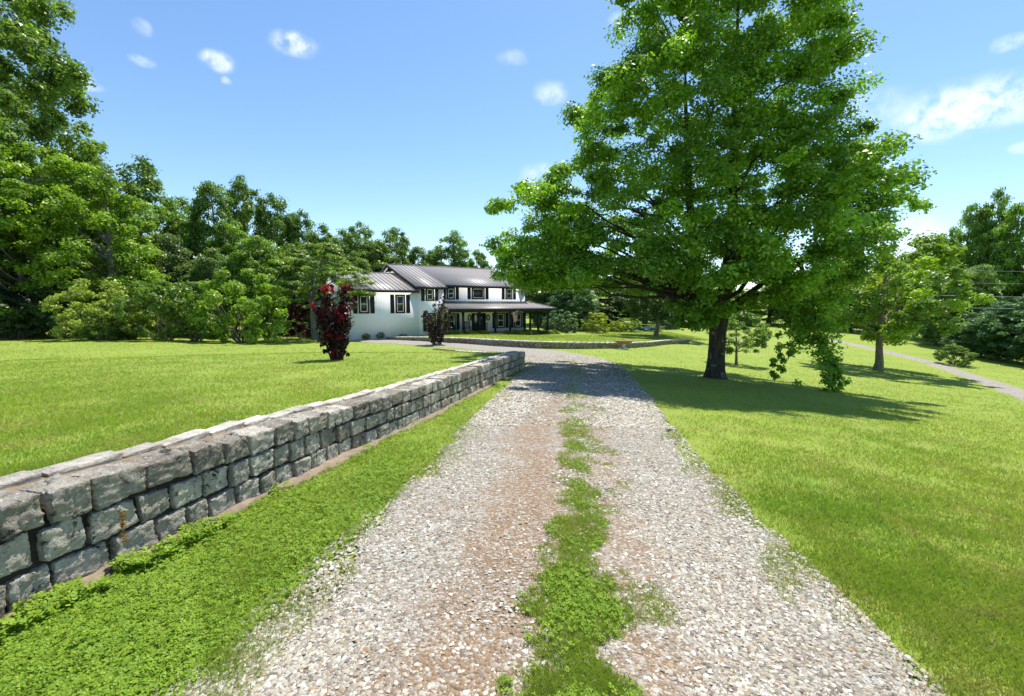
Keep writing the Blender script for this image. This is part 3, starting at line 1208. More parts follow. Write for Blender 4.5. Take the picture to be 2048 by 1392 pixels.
# rocking chairs on the porch
def rocking_chair(label, loc, rz):
    t = thing('rocking_chair', label, 'rocking chair', loc, rz, 'rocking chairs on the porch')
    mb = MB()
    for x in np.linspace(-.22, .22, 6):
        mb.box(x - .035, x + .035, -.25, .22, .415, .44)
    mb.build('seat', M['black'], t)
    mb = MB()
    for x in np.linspace(-.2, .2, 6):
        mb.bar((x, .21, .46), (x, .42, 1.08), .035, .018)
    mb.bar((-.26, .42, 1.1), (.26, .42, 1.1), .03, .10)
    mb.bar((-.24, .23, .52), (.24, .23, .52), .03, .06)
    for x in (-.25, .25):
        mb.bar((x, .2, .1), (x, .43, 1.14), .045)
    mb.build('backrest', M['black'], t)
    for x in (-.27, .27):
        mb = MB()
        mb.bar((x, -.30, .64), (x, .30, .66), .09, .03)
        mb.bar((x, -.24, .08), (x, -.24, .63), .045)
        mb.build('armrest', M['black'], t)
        mb = MB()
        yy = np.linspace(-.48, .62, 12)
        mb.tube(np.stack([np.full(12, x), yy, .028 + .16 * (yy - .03) ** 2 / .3], 1), .025, 6)
        mb.build('rocker', M['black'], t)
    return t


x_, _ = S(908, 660, -1.0)
rocking_chair('black rocking chair on the porch under the window behind the dark shrub', hpos(x_, -1.05, .285), HA + .25)
x_, _ = S(935, 660, -1.0)
rocking_chair('black rocking chair on the porch just left of the front door', hpos(x_, -1.0, .285), HA - .35)

# wreaths, stand and flag
for u, lab in ((939.3, 'dark oval wreath on the wall left of the front door'), (976.3, 'dark oval wreath on the wall right of the front door')):
    x_, z_ = S(u, 635.2, -.08)
    mb = MB()
    an = np.linspace(0, 2 * PI, 41)
    rr = .055 + .02 * np.sin(an * 13) * np.cos(an * 7)
    mb.tube(np.stack([.17 * np.cos(an), 0 * an, .27 * np.sin(an)], 1), rr, 7, False)
    mb.tube([(0, .0, .27), (.01, .03, .4)], .01, 5)
    for q in range(26):
        a_ = q * 2 * PI / 26
        c_ = np.array([.17 * math.cos(a_), -.03, .27 * math.sin(a_)])
        mb.bar(c_, c_ + np.array([random.uniform(-.09, .09), -.03, random.uniform(-.1, .1)]), .03, .012)
    o = mb.build('wreath', M['wreath'], None)
    o.location = hpos(x_, -.07, z_)
    o.rotation_euler = (0, 0, HA)
    tag(o, lab, 'wreath', 'wreaths beside the door')
x_, _ = S(974, 660, -.5)
t = thing('plant_stand', 'thin black metal stand on the porch right of the front door', 'stand', hpos(x_, -.5, .272), HA)
mb = MB()
for a_ in (0, 2.1, 4.2):
    mb.tube([(.16 * math.cos(a_), .16 * math.sin(a_), 0), (.05 * math.cos(a_), .05 * math.sin(a_), .5), (.11 * math.cos(a_), .11 * math.sin(a_), .95)], .014, 6)
mb.build('leg', M['black'], t)
mb = MB()
an = np.linspace(0, 2 * PI, 25)
mb.tube(np.stack([.12 * np.cos(an), .12 * np.sin(an), 0 * an + .95], 1), .014, 6, False)
mb.build('ring', M['black'], t)

x_, z_ = S(1021.5, 622, PF - .02)
t = thing('flag', 'American flag hanging from an angled pole on the porch post', 'flag', hpos(2.55, PF - .02, 2.15), HA)
mb = MB()
tip = np.array([.38, -.75, .34])
mb.tube([(0, .02, 0), tip], .016, 6)
mb.tube([tip, tip + np.array([.01, -.02, .05])], [.03, .02], 6)
mb.build('flag_pole', M['white'], t)
nu, nv = 26, 16
UU, VV = np.meshgrid(np.linspace(0, 1, nu), np.linspace(0, 1, nv))
ax = tip / np.linalg.norm(tip)
top = np.linalg.norm(tip)
# hoist runs along the pole, the fly hangs down in soft folds
hx = top * (1 - .80 * (1 - VV))
Xp = ax[0] * hx * (1 - .35 * UU) + .05 * np.sin(VV * 9 + UU * 3) * UU + .20 * UU
Yp = ax[1] * hx * (1 - .45 * UU) + .07 * np.sin(VV * 11 + 1) * UU - .12 * UU
Zp = ax[2] * hx - UU * 1.02 * (1 - .10 * (1 - VV)) + .02 * np.sin(UU * 9 + VV * 4)
i = (np.arange(nv - 1)[:, None] * nu + np.arange(nu - 1)[None]).ravel()
me = make_mesh('flag_cloth', np.stack([Xp, Yp, Zp], -1).reshape(-1, 3), np.stack([i, i + 1, i + nu + 1, i + nu], 1), None, True, np.stack([UU, VV], -1).reshape(-1, 2))
link('flag_cloth', me, M['flag'], t)


# ------------------------------------------------------------------ foliage
def leaf_quads(c, nrm_, size, rg, droop=.35, wid=.62, axis_=None):
    """folded, pointed leaves: centre, facing, length"""
    n = len(c)
    nrm_ = norm(nrm_)
    a = rg.normal(size=(n, 3)) if axis_ is None else axis_ + rg.normal(size=(n, 3)) * .45
    a[:, 2] -= droop
    a = norm(a - (a * nrm_).sum(1, keepdims=True) * nrm_)
    b = np.cross(nrm_, a)
    L = (size * rg.uniform(.7, 1.3, n))[:, None]
    w = L * wid * .5
    k = rg.uniform(.38, .55, n)[:, None]
    p0 = c - a * L * .5
    p1 = p0 + a * L * k + b * w + nrm_ * L * .10
    p2 = c + a * L * .5 - nrm_ * L * .08
    p3 = p0 + a * L * k - b * w + nrm_ * L * .10
    V = np.stack([p0, p1, p2, p3], 1).reshape(-1, 3)
    i = np.arange(n)[:, None] * 4
    return V, np.concatenate([i, i + 1, i + 2, i + 3], 1)


def cluster_leaves(cc, rc, per, size, rg, flat=.6, up=.55, droop=.35, out_axis=False, tone=.62):
    """leaf sprays around cluster centres cc with radii rc"""
    n = len(cc)
    idx = np.repeat(np.arange(n), per)
    m = len(idx)
    d = norm(rg.normal(size=(m, 3)))
    d[:, 2] = np.abs(d[:, 2]) * np.where(rg.random(m) < .72, 1, -1)
    # three to five sprigs per cluster make it uneven
    sp_c = norm(rg.normal(size=(n, 5, 3)))
    ch = rg.integers(0, 5, m)
    d2 = sp_c[idx, ch]
    r = rg.random(m) ** .45
    off_ = d * r[:, None] * .55 + d2 * rg.uniform(.3, .8, m)[:, None] * .58
    off_[:, 2] *= flat
    c = cc[idx] + off_ * rc[idx][:, None]
    nr = norm(off_) * .6 + np.array([0, 0, up]) + rg.normal(size=(m, 3)) * .5
    V, Q = leaf_quads(c, nr, np.full(m, size), rg, droop, axis_=norm(off_) if out_axis else None)
    tn = rg.random(n)
    rnd = np.clip(tone * tn[idx] + (1 - tone) * rg.random(m), 0, 1)
    return V, Q, np.repeat(rnd, 4)


def crown_clusters(n, prof, z0, z1, rg, lump=.22, shell=.62, seed=0, squash=1.0):
    """cluster centres in a lumpy crown; prof(t) gives the radius at height fraction t"""
    out = []
    rmax = max(prof(t) for t in np.linspace(0, 1, 40))
    while len(out) < n:
        t = rg.random()
        R = prof(t)
        if rg.random() > (R / rmax) ** 1.3:
            continue
        az = rg.random() * 2 * PI
        q = np.array([[math.cos(az) * 1.3, math.sin(az) * 1.3, t * 3.2]])
        lm = 1 + lump * (vn3(q + 20, 1.2, seed)[0] - .5) * 2 + lump * .7 * (vn3(q + 20, 2.9, seed + 1)[0] - .5) * 2
        u = rg.random()
        rr = R * lm * (shell + (1 - shell) * math.sqrt(rg.random())) if u < .72 else R * lm * math.sqrt(rg.random()) * .9
        out.append((rr * math.cos(az), rr * math.sin(az) * squash, z0 + (z1 - z0) * t))
    return np.array(out)


def limb(mb, a, b, r0, r1, rg, sag=.12, n=7, sides=6):
    a, b = np.asarray(a, float), np.asarray(b, float)
    L = np.linalg.norm(b - a)
    t = np.linspace(0, 1, n)[:, None]
    bow = np.array([0, 0, L * sag])
    w = rg.normal(size=(n, 3)) * L * .025
    w[0] = w[-1] = 0
    p = a + (b - a) * t + bow * np.sin(t * PI) + w
    mb.tube(p, r0 + (r1 - r0) * t[:, 0] ** .8, sides, False)


def trunk_mesh(h, r, rg, tips, flare=1.6, lean=(0, 0), r_top=.25, sides=10, first=.28, thick=.4):
    mb = MB()
    t = np.linspace(0, 1, 12)
    rad = r * (1 - (1 - r_top) * t) * (1 + (flare - 1) * np.exp(-t * h / (r * 2.2)))
    wob = np.stack([vn2(t * 3, t * 0 + r * 7, 1.1, 4) - .5, vn2(t * 3, t * 0 + r * 3, 1.1, 5) - .5], 1) * r * 1.2
    wob[0] = 0
    pts = np.stack([lean[0] * t + wob[:, 0], lean[1] * t + wob[:, 1], -.15 + (h + .15) * t], 1)
    mb.tube(pts, rad, sides, False)
    for p in tips:
        hd = math.hypot(p[0], p[1])
        zz = min(h * .97, max(h * first, p[2] - hd * .75))
        k = np.clip(zz / h, 0, 1)
        o = np.array([np.interp(k, t, pts[:, 0]), np.interp(k, t, pts[:, 1]), zz])
        r0 = np.interp(k, t, rad) * thick
        limb(mb, o, p, r0, max(.012, r0 * .15), rg, .06 if hd > 1 else 0)
    return mb


def crown_mesh(name, cc, rc, per, size, rg, **kw):
    V, Q, rnd = cluster_leaves(cc, rc, per, size, rg, **kw)
    return make_mesh(name, V, Q, {'rnd': rnd})


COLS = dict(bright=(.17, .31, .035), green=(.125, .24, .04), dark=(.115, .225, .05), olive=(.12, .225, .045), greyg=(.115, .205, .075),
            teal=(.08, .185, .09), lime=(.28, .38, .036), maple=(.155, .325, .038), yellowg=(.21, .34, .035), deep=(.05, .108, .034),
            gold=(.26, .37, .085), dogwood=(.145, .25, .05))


def colour(o, key, k=1.0):
    c = COLS[key]
    for ch in o.children:
        if ch.name.split('.')[0] in ('crown', 'foliage'):
            ch.color = (c[0] * k, c[1] * k, c[2] * k, 1)


# prototypes of woodland trees (full size, copied with their own scale and colour)
def proto_tree(kind, seed):
    rg = np.random.default_rng(seed)
    if kind == 'woods':           # tall woodland edge tree, leafy nearly to the ground
        H, R = 14., 4.6
        prof = lambda t: R * (math.sin(min(1, t * 1.02 + .06) * PI) ** .55) * (1 - .30 * t) * (.87 + .13 * math.cos(t * 9 + seed))
        cc = crown_clusters(250, prof, .6, H, rg, .30, .66, seed)
        per, size, rr = 140, .24, (.7, 1.3)
    elif kind == 'round':         # open-grown tree with a clear trunk
        H, R = 9., 4.4
        prof = lambda t: R * (math.sin((t * .93 + .05) * PI) ** .6) * (1 - .15 * t)
        cc = crown_clusters(150, prof, 2.0, H, rg, .28, .68, seed)
        per, size, rr = 150, .21, (.6, 1.1)
    else:                         # bush, leafy to the ground
        H, R = 3.0, 1.9
        prof = lambda t: R * (math.sin(min(1, t * .8 + .2) * PI) ** .5)
        cc = crown_clusters(80, prof, .15, H, rg, .25, .7, seed)
        per, size, rr = 150, .13, (.3, .55)
    rc = rg.uniform(*rr, len(cc))
    cm = crown_mesh('crown', cc, rc, per, size, rg, flat=.7)
    tips = cc[rg.choice(len(cc), 26, replace=False)]
    if kind == 'bush':
        mb = MB()
        for p in tips:
            limb(mb, (p[0] * .12, p[1] * .12, -.1), p, .03, .006, rg, .05, 5, 5)
        tm = mb.mesh('stems', True)
    else:
        tm = trunk_mesh(H * .86, .26 if kind == 'woods' else .2, rg, tips, 1.5, (rg.normal() * .4, rg.normal() * .4), .2).mesh('trunk', True)
    tm.materials.append(M['bark_grey'] if kind == 'woods' else M['bark_pale'])
    cm.materials.append(M['leaf'])
    return cm, tm, H, R


PROTO = {k: [proto_tree(k, s) for s in range(40, 40 + n)] for k, n in (('woods', 5), ('round', 3), ('bush', 4))}
_used = {}


def place_tree(kind, var, u, D, vtop, wpx, col, name, label, cat, group=None, zfn=base, k=1.0, vbase=None, rot=None):
    cm, tm, H, R = PROTO[kind][var % len(PROTO[kind])]
    x = (u - 1024) / F_PX * D / (CP - SP * 0)
    p = P(u, 640, D)
    x = p[0]
    z = float(zfn(x, D))
    top = P(u, vtop, D)[2]
    h = max(.4, top - z) * (1.1 if kind == 'woods' else 1.04)
    w = wpx * D / F_PX
    t = thing(name, label, cat, (x, D, z - .03), RNG.random() * 2 * PI if rot is None else rot, group)
    s = w / (2 * R * .98)
    t.scale = (s, s, h / H)
    c = bpy.data.objects.new('crown' if kind != 'bush' else 'foliage', cm)
    COL.objects.link(c)
    c.parent = t
    tr = bpy.data.objects.new('trunk' if kind != 'bush' else 'stems', tm)
    COL.objects.link(tr)
    tr.parent = t
    colour(t, col, k)
    return t


DARKW = ('tall dark green woodland tree in the dense wood left of the white house', 'woods left of the house')
MIDW = ('mid green leafy tree at the front edge of the wood, behind the lawn shrubs', 'leafy trees at the wood edge')
OLIW = ('olive green tree rising behind the white house roof', 'trees behind the house roof')
FARW = ('far green tree seen under the crown of the big lawn tree', 'far trees under the big tree')
RGTW = ('tall green tree in the wood at the right edge, behind the wires', 'woods at the right edge')
LOWR = ('low dark bluish green tree at the shaded foot of the right wood', 'shaded trees at the foot of the right wood')
WOODS = [
    # u, depth, top v, width px, colour, (label, group)
    (305, 47, 322, 190, 'dark', DARKW), (375, 52, 398, 130, 'dark', DARKW), (440, 49, 362, 135, 'dark', DARKW), (505, 52, 356, 120, 'dark', DARKW),
    (560, 53, 388, 115, 'dark', DARKW), (608, 54, 418, 110, 'dark', DARKW), (655, 56, 452, 100, 'dark', DARKW), (240, 50, 372, 150, 'dark', DARKW), (160, 50, 330, 170, 'green', DARKW), (60, 50, 300, 170, 'green', DARKW),
    (345, 43, 462, 150, 'greyg', MIDW), (430, 43, 498, 130, 'greyg', MIDW), (520, 44, 470, 150, 'green', MIDW), (590, 46, 492, 140, 'green', MIDW), (655, 47, 500, 130, 'green', MIDW),
    (265, 42, 478, 150, 'bright', MIDW), (715, 52, 505, 110, 'olive', MIDW), (470, 47, 440, 120, 'green', MIDW),
    (725, 64, 447, 105, 'olive', OLIW), (790, 66, 456, 115, 'olive', OLIW), (755, 62, 478, 130, 'olive', OLIW), (690, 62, 462, 110, 'olive', OLIW), (838, 68, 492, 90, 'olive', OLIW),
    (905, 66, 465, 120, 'dark', OLIW), (955, 68, 500, 75, 'dark', OLIW), (868, 67, 498, 75, 'dark', OLIW), (1000, 72, 545, 90, 'dark', OLIW),
    (1085, 62, 500, 130, 'deep', FARW), (1145, 56, 560, 120, 'teal', FARW), (1100, 60, 585, 100, 'teal', FARW), (1215, 62, 555, 140, 'deep', FARW), (1290, 66, 545, 150, 'green', FARW), (1365, 72, 570, 150, 'green', FARW),
    (1450, 76, 575, 160, 'yellowg', FARW), (1540, 78, 570, 160, 'green', FARW), (1625, 74, 565, 160, 'yellowg', FARW), (1700, 68, 545, 160, 'green', FARW), (1775, 62, 520, 130, 'lime', FARW),
    (1835, 58, 498, 90, 'yellowg', FARW),
    (1868, 54, 470, 105, 'green', RGTW), (1920, 54, 402, 90, 'green', RGTW), (1965, 53, 383, 100, 'olive', RGTW), (2018, 50, 402, 120, 'green', RGTW), (2075, 48, 395, 130, 'green', RGTW), (2140, 46, 360, 160, 'green', RGTW), (2230, 46, 380, 170, 'green', RGTW),
    (1880, 49, 540, 110, 'greyg', RGTW), (1945, 47, 530, 110, 'greyg', RGTW), (2110, 40, 500, 110, 'yellowg', RGTW),
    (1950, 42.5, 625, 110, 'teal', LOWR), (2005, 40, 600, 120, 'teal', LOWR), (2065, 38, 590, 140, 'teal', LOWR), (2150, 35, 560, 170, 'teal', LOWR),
    (-40, 46, 300, 220, 'green', DARKW), (-160, 44, 250, 240, 'green', DARKW),
]
for q, (u, D, vt, w, c, (lab, grp)) in enumerate(WOODS):
    place_tree('woods', q, u, D, vt, w, c, 'woodland_tree', lab, 'tree', grp, k=random.uniform(.9, 1.2) * (1.2 if grp == RGTW[1] else 1))

SHRUBS = [
    (192, 31.5, 566, 135, 'gold', 'pale yellow-green shrub at the lawn edge under the tall left trees'),
    (255, 32, 570, 110, 'gold', 'pale yellow-green shrub just right of the palest one at the lawn edge'),
    (325, 32, 560, 140, 'olive', 'olive shrub with bare lower stems between the pale shrub and the round green one'),
    (390, 32.5, 595, 90, 'olive', 'small olive shrub tucked against the round green bush'),
    (488, 33, 546, 170, 'bright', 'large round fresh green bush at the lawn edge before the wood'),
    (1190, 52, 626, 56, 'lime', 'feathery lime green shrub right of the porch'),
    (1232, 54, 641, 30, 'lime', 'small lime shrub at the back of the house lawn left of the hammock'),
    (1262, 55, 636, 44, 'yellowg', 'taller yellow-green shrub just left of the blue hammock'),
    (1120, 50.5, 622, 70, 'teal', 'bluish green bush right behind the porch corner'),
    (1918, 35.5, 690, 58, 'olive', 'lone spreading olive shrub beside the far gravel drive'),
    (25, 33, 575, 200, 'deep', 'large dark shaded bush under the tall left trees, at the edge of the picture'),  # shade under the trees is put into the dark leaf colour
    (118, 33, 605, 110, 'deep', 'dark shaded bush between the tall left trees and the pale shrub'),  # darker leaf colour, painting in the same shade
    (205, 30.5, 625, 80, 'olive', 'small bush at the foot of the palest shrub'),
    (590, 42, 640, 70, 'green', 'low green bush beside the pale trunk of the small tree'),
]
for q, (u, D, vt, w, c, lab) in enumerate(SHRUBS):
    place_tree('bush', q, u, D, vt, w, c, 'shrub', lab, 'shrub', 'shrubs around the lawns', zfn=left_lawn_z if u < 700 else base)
t = place_tree('bush', 2, 603, 39, 606, 62, 'deep', 'purple_shrub', 'dark purple-leaved shrub behind the pale tree trunk', 'shrub', None, zfn=left_lawn_z)
t.children[0].color = (.045, .008, .012, 1)
t = place_tree('bush', 1, 1340, 63, 636, 34, 'greyg', 'pale_shrub', 'pale bluish flowering shrub behind the hammock tree', 'shrub')
t.children[0].color = (.34, .42, .45, 1)
for q, (u, D, vt, w, lab) in enumerate(((1215, 55, 654, 60, 'low green hedge plant at the back of the lawn left of the hammock'), (1290, 58, 648, 70, 'low green hedge plant behind the blue hammock'))):
    place_tree('bush', q, u, D, vt, w, 'green', 'hedge_plant', lab, 'shrub')

ROUND = [
    (1764, 29.2, 474, 300, 'bright', 'small_tree', 'small broad lawn tree with pale slim trunk near the far gravel drive'),
    (1478, 26.3, 628, 118, 'green', 'young_tree', 'slender young tree with thin brown trunk right of the big tree'),
    (1313, 46.9, 500, 190, 'deep', 'lawn_tree', 'dark tree with grey trunk beside the blue hammock'),
    (1085, 38, 385, 170, 'green', 'lawn_tree', 'dark leafy tree between the house porch and the big lawn tree'),
]
for q, (u, D, vt, w, c, nm, lab) in enumerate(ROUND[:3]):
    place_tree('round', q, u, D, vt, w, c, nm, lab, 'tree')

# ------------------------------------------------------------------ the big lawn tree
def add_limb_set(mb, trunk_pts, trunk_r, tips, rg, thick=.45, slope=.7, zmin=1.5):
    tz = trunk_pts[:, 2]
    for p in tips:
        hd = math.hypot(p[0] - trunk_pts[-1, 0] * .5, p[1])
        zz = float(np.clip(p[2] - hd * slope, zmin, tz[-1] * .97))
        o = np.array([np.interp(zz, tz, trunk_pts[:, 0]), np.interp(zz, tz, trunk_pts[:, 1]), zz])
        r0 = max(.03, np.interp(zz, tz, trunk_r) * thick)
        limb(mb, o, p, r0, max(.012, r0 * .12), rg, .07, 8, 7)


rg = np.random.default_rng(77)
bp = G(1430, 756)
bt = thing('lawn_tree', 'biggest tree, broad leafy crown and dark forked trunk on the lawn right of the driveway', 'tree', (bp[0], bp[1], bp[2] - .05))
zk = [.9, 2.4, 3.2, 4.6, 6.3, 7.6, 8.8, 10.2, 11.6, 13.2, 14.8, 16.4, 17.6]       # heights above the tree's foot
lk = [2.0, 5.0, 7.4, 8.5, 8.7, 6.8, 5.9, 6.0, 5.2, 4.3, 3.4, 2.2, .8]             # reach to the left
rk = [1.3, 2.8, 4.1, 5.2, 5.9, 5.0, 4.5, 4.4, 4.2, 3.8, 3.3, 2.3, .8]            # reach to the right
cc, rc = [], []
NBT = 800
while len(cc) < NBT:
    z = rg.uniform(2.9, 17.4)
    az = rg.random() * 2 * PI
    L, R = np.interp(z, zk, lk), np.interp(z, zk, rk)
    a = R if math.cos(az) > 0 else L
    b = .5 * (L + R) * (.72 if math.sin(az) < 0 else .85)
    if rg.random() > ((a + b) / 15) ** 1.2:
        continue
    q = np.array([[math.cos(az) * 1.5 + 30, math.sin(az) * 1.5 + 30, z * .42]])
    lm = min(1.12, 1 + .18 * (vn3(q, 1.0, 5)[0] - .5) * 2 + .18 * (vn3(q, 2.6, 6)[0] - .5) * 2)
    rr = lm * (math.sqrt(rg.uniform(.42, 1.0)) if rg.random() < .8 else math.sqrt(rg.uniform(.05, .45)))
    x, y = a * math.cos(az) * rr, b * math.sin(az) * rr
    if x < -2 and z < 3.5:
        continue
    if vn3(np.array([[x + 50, y + 50, z * 1.6 + 50]]), .42, 9)[0] < .29:       # hollows where the sky shows through
        continue
    cc.append((x, y, z))
    rc.append(rg.uniform(.5, 1.0))
for _ in range(110):          # dense inner boughs round the stem
    z, az, q = rg.uniform(3.2, 12), rg.random() * 2 * PI, math.sqrt(rg.random()) * 3.4
    cc.append((q * math.cos(az), q * math.sin(az) * .8 - .5, z))
    rc.append(rg.uniform(.7, 1.1))
for _ in range(60):           # the long low limb reaching left towards the house
    q = rg.random()
    cc.append((-4.4 - 4.3 * q, rg.uniform(-1.2, 2.6), rg.uniform(3.5 + .5 * q, 6.2 - .7 * q)))
    rc.append(rg.uniform(.55, .9))
for _ in range(45):           # fuller top
    cc.append((rg.uniform(-2.6, 2.9), rg.uniform(-2, 2), rg.uniform(12.5, 15.5)))
    rc.append(rg.uniform(.6, .95))
for _ in range(26):           # low sprays hanging left of the stem
    cc.append((rg.uniform(-2.0, -.7), rg.uniform(-2.2, -.2), rg.uniform(2.2, 2.9)))
    rc.append(rg.uniform(.4, .65))
NBT = len(cc)
# drooping branch on the right, and the low wisps under it
drp = []
for k in np.linspace(0, 1, 60):
    e = rg.uniform(.2, 1)
    drp.append((2.0 + 1.0 * k + rg.normal() * .28 * e, -1.6 - .6 * k + rg.normal() * .3 * e, 4.0 - 4.0 * k ** 1.1 + rg.normal() * .12, rg.uniform(.34, .52) * (1.2 - .5 * k)))
for k in np.linspace(0, 1, 90):
    e = rg.uniform(-1, 1)
    drp.append((2.5 + e * 1.35 * (1 - .62 * k), -1.6 + rg.normal() * .45, 4.0 - 2.6 * k + rg.normal() * .15, rg.uniform(.32, .5)))
for k in np.linspace(0, 1, 26):
    drp.append((1.9 - .5 * k + rg.normal() * .2, -1.7 + rg.normal() * .15, 2.6 - 2.2 * k, .26 - .1 * k))
for k in np.linspace(0, 1, 20):
    drp.append((2.8 + .5 * math.sin(k * 2.5) + rg.normal() * .12, -2.2, 1.3 - 1.45 * k, .20))
cc = np.array(cc + [d[:3] for d in drp])
rc = np.array(rc + [d[3] for d in drp])
V, Q, rnd = cluster_leaves(cc[:NBT], rc[:NBT], 265, .132, rg, flat=.62, up=.75, droop=.2)
V2, Q2, rnd2 = cluster_leaves(cc[NBT:], rc[NBT:], 46, .115, rg, flat=1.0, up=.3, droop=.6)
cm = make_mesh('crown', np.concatenate([V, V2]), np.concatenate([Q, Q2 + len(V)]), {'rnd': np.concatenate([rnd, rnd2])})
o = link('crown', cm, M['leaf'], bt)
o.color = (*COLS['maple'], 1)
mb = MB()
tz = np.array([-.2, 0, .15, .4, .8, 1.4, 2.0, 2.5, 3.2, 4.5, 6.5, 9, 12, 15])
tx = np.array([0, 0, 0, .0, .01, .02, .03, .06, .18, .35, .4, .3, .25, .2])
tr = np.array([.62, .52, .42, .355, .32, .305, .315, .35, .25, .22, .18, .13, .07, .03])
tp = np.stack([tx, tx * .2, tz], 1)
mb.tube(tp, tr, 18, False)
# the fork to the left
lf = np.array([(-.02, 0, 1.9), (-.3, .05, 2.5), (-.62, .1, 3.1), (-.85, .1, 3.9), (-1.0, .1, 5.2), (-1.25, .2, 7.2), (-1.4, .3, 9.5), (-1.5, .4, 12)])
lr = np.array([.24, .235, .22, .2, .17, .13, .08, .03])
mb.tube(lf, lr, 12, False)
sel = rg.choice(NBT, 90, replace=False)
for k in sel:
    src, sr = (lf, lr) if cc[k][0] < -.8 else (tp, tr)
    add_limb_set(mb, src, sr, [cc[k]], rg, .42, .55, 2.4)
limb(mb, (.25, 0, 4.2), (2.1, -1.5, 4.4), .12, .07, rg, .1, 8)
mb.tube([(2.1, -1.5, 4.4), (2.4, -1.75, 3.2), (2.6, -1.9, 2.2), (2.9, -2.1, 1.0), (3.1, -2.25, .2)], [.07, .05, .035, .02, .008], 6, False)
mb.build('trunk', M['bark'], bt, True)

# ------------------------------------------------------------------ tall trees at the left edge
rg = np.random.default_rng(78)


def left_tree(u, D, vtop, R, prof, n, per, size, col, label, seed, z0=1.0, flat=.7, droop=.35, tall_r=.35, lump=.3, fl=.62, k=1.0, rs=1.0):
    p = P(u, 640, D)
    z = float(upper_left(p[0], D))
    H = P(u, vtop, D)[2] - z
    t = thing('woodland_tree', label, 'tree', (p[0], D, z - .05))
    cc = crown_clusters(n, lambda q: R * prof(q), z0, H, rg, lump, fl, seed)
    rc = rg.uniform(.75, 1.25, n) * rs
    cm = crown_mesh('crown', cc, rc, per, size, rg, flat=flat, droop=droop)
    o = link('crown', cm, M['leaf'], t)
    o.color = tuple(c * k for c in COLS[col]) + (1,)
    tips = cc[rg.choice(n, 60, replace=False)]
    link('trunk', trunk_mesh(H * .92, tall_r, rg, tips, 1.5, (.3, 0), .12, first=.14).mesh('trunk', True), M['bark_grey'], t)
    return t


left_tree(-70, 40, -300, 1.38, lambda s: float(np.interp(s, [0, .1, .25, .42, .51, .62, .72, .9, 1], [6, 8, 9.6, 10.2, 8.6, 6.9, 5.7, 3.0, .6])) * (.88 + .12 * math.cos(s * 34)), 900, 180, .34, 'olive', 'tallest olive green tree at the left edge, rising above the frame', 31, z0=2.0, flat=1.0, droop=.8, rs=1.35)
left_tree(75, 37, 292, 8.6, lambda s: (math.sin((s * .86 + .12) * PI)) ** .6, 380, 190, .25, 'bright', 'bright fresh green spreading tree in front of the tallest left tree', 32, z0=.4, flat=.6, rs=1.2)
left_tree(225, 38, 350, 4.0, lambda s: (math.sin((s * .86 + .12) * PI)) ** .7, 140, 180, .24, 'bright', 'bright green tree between the spreading left tree and the dark wood', 33, z0=.4, k=.9)
left_tree(-190, 33, 180, 7.5, lambda s: (math.sin((s * .86 + .12) * PI)) ** .6, 200, 170, .27, 'green', 'mid green tree at the far left edge of the lawn', 34, z0=1.2, rs=1.2)

# ------------------------------------------------------------------ dogwood with pale trunk beside the house
rg = np.random.default_rng(79)
dp = P(630, 671, 37.5)
dz = float(left_lawn_z(dp[0], dp[1]))
t = thing('dogwood_tree', 'small spreading tree with pale grey trunk at the left end of the house', 'tree', (dp[0], dp[1], dz - .03))
cc = []
while len(cc) < 130:
    z = rg.uniform(2.6, 8.0)
    R = np.interp(z, [2.4, 3.6, 5.0, 6.5, 8.0], [2.6, 4.0, 4.6, 3.6, 1.2])
    az, rr = rg.random() * 2 * PI, math.sqrt(rg.uniform(.12, 1))
    x, y = R * rr * math.cos(az) + .5, R * rr * math.sin(az) * .8
    if x < .4 and z < 3.2:
        continue
    cc.append((x, y, z))
for k in np.linspace(0, 1, 12):        # the long low branch reaching over the wing roof
    cc.append((2.6 + 2.6 * k, -.3 + rg.normal() * .3, 4.0 + .1 * math.sin(k * 5)))
cc = np.array(cc)
cm = crown_mesh('crown', cc, rg.uniform(.5, .95, len(cc)), 130, .19, rg, flat=.4, up=.9)
o = link('crown', cm, M['leaf'], t)
o.color = (*COLS['dogwood'], 1)
mb = MB()
tp = np.array([(0, 0, -.1), (0, 0, .2), (-.06, 0, 1.0), (-.12, 0, 1.9), (-.1, 0, 2.8), (.1, 0, 4.2), (.3, 0, 6.4)])
trr = np.array([.38, .31, .26, .23, .2, .13, .04])
mb.tube(tp, trr, 10, False)
add_limb_set(mb, tp, trr, cc[rg.choice(len(cc), 40, replace=False)], rg, .5, .4, 1.5)
mb.build('trunk', M['bark_grey'], t, True)


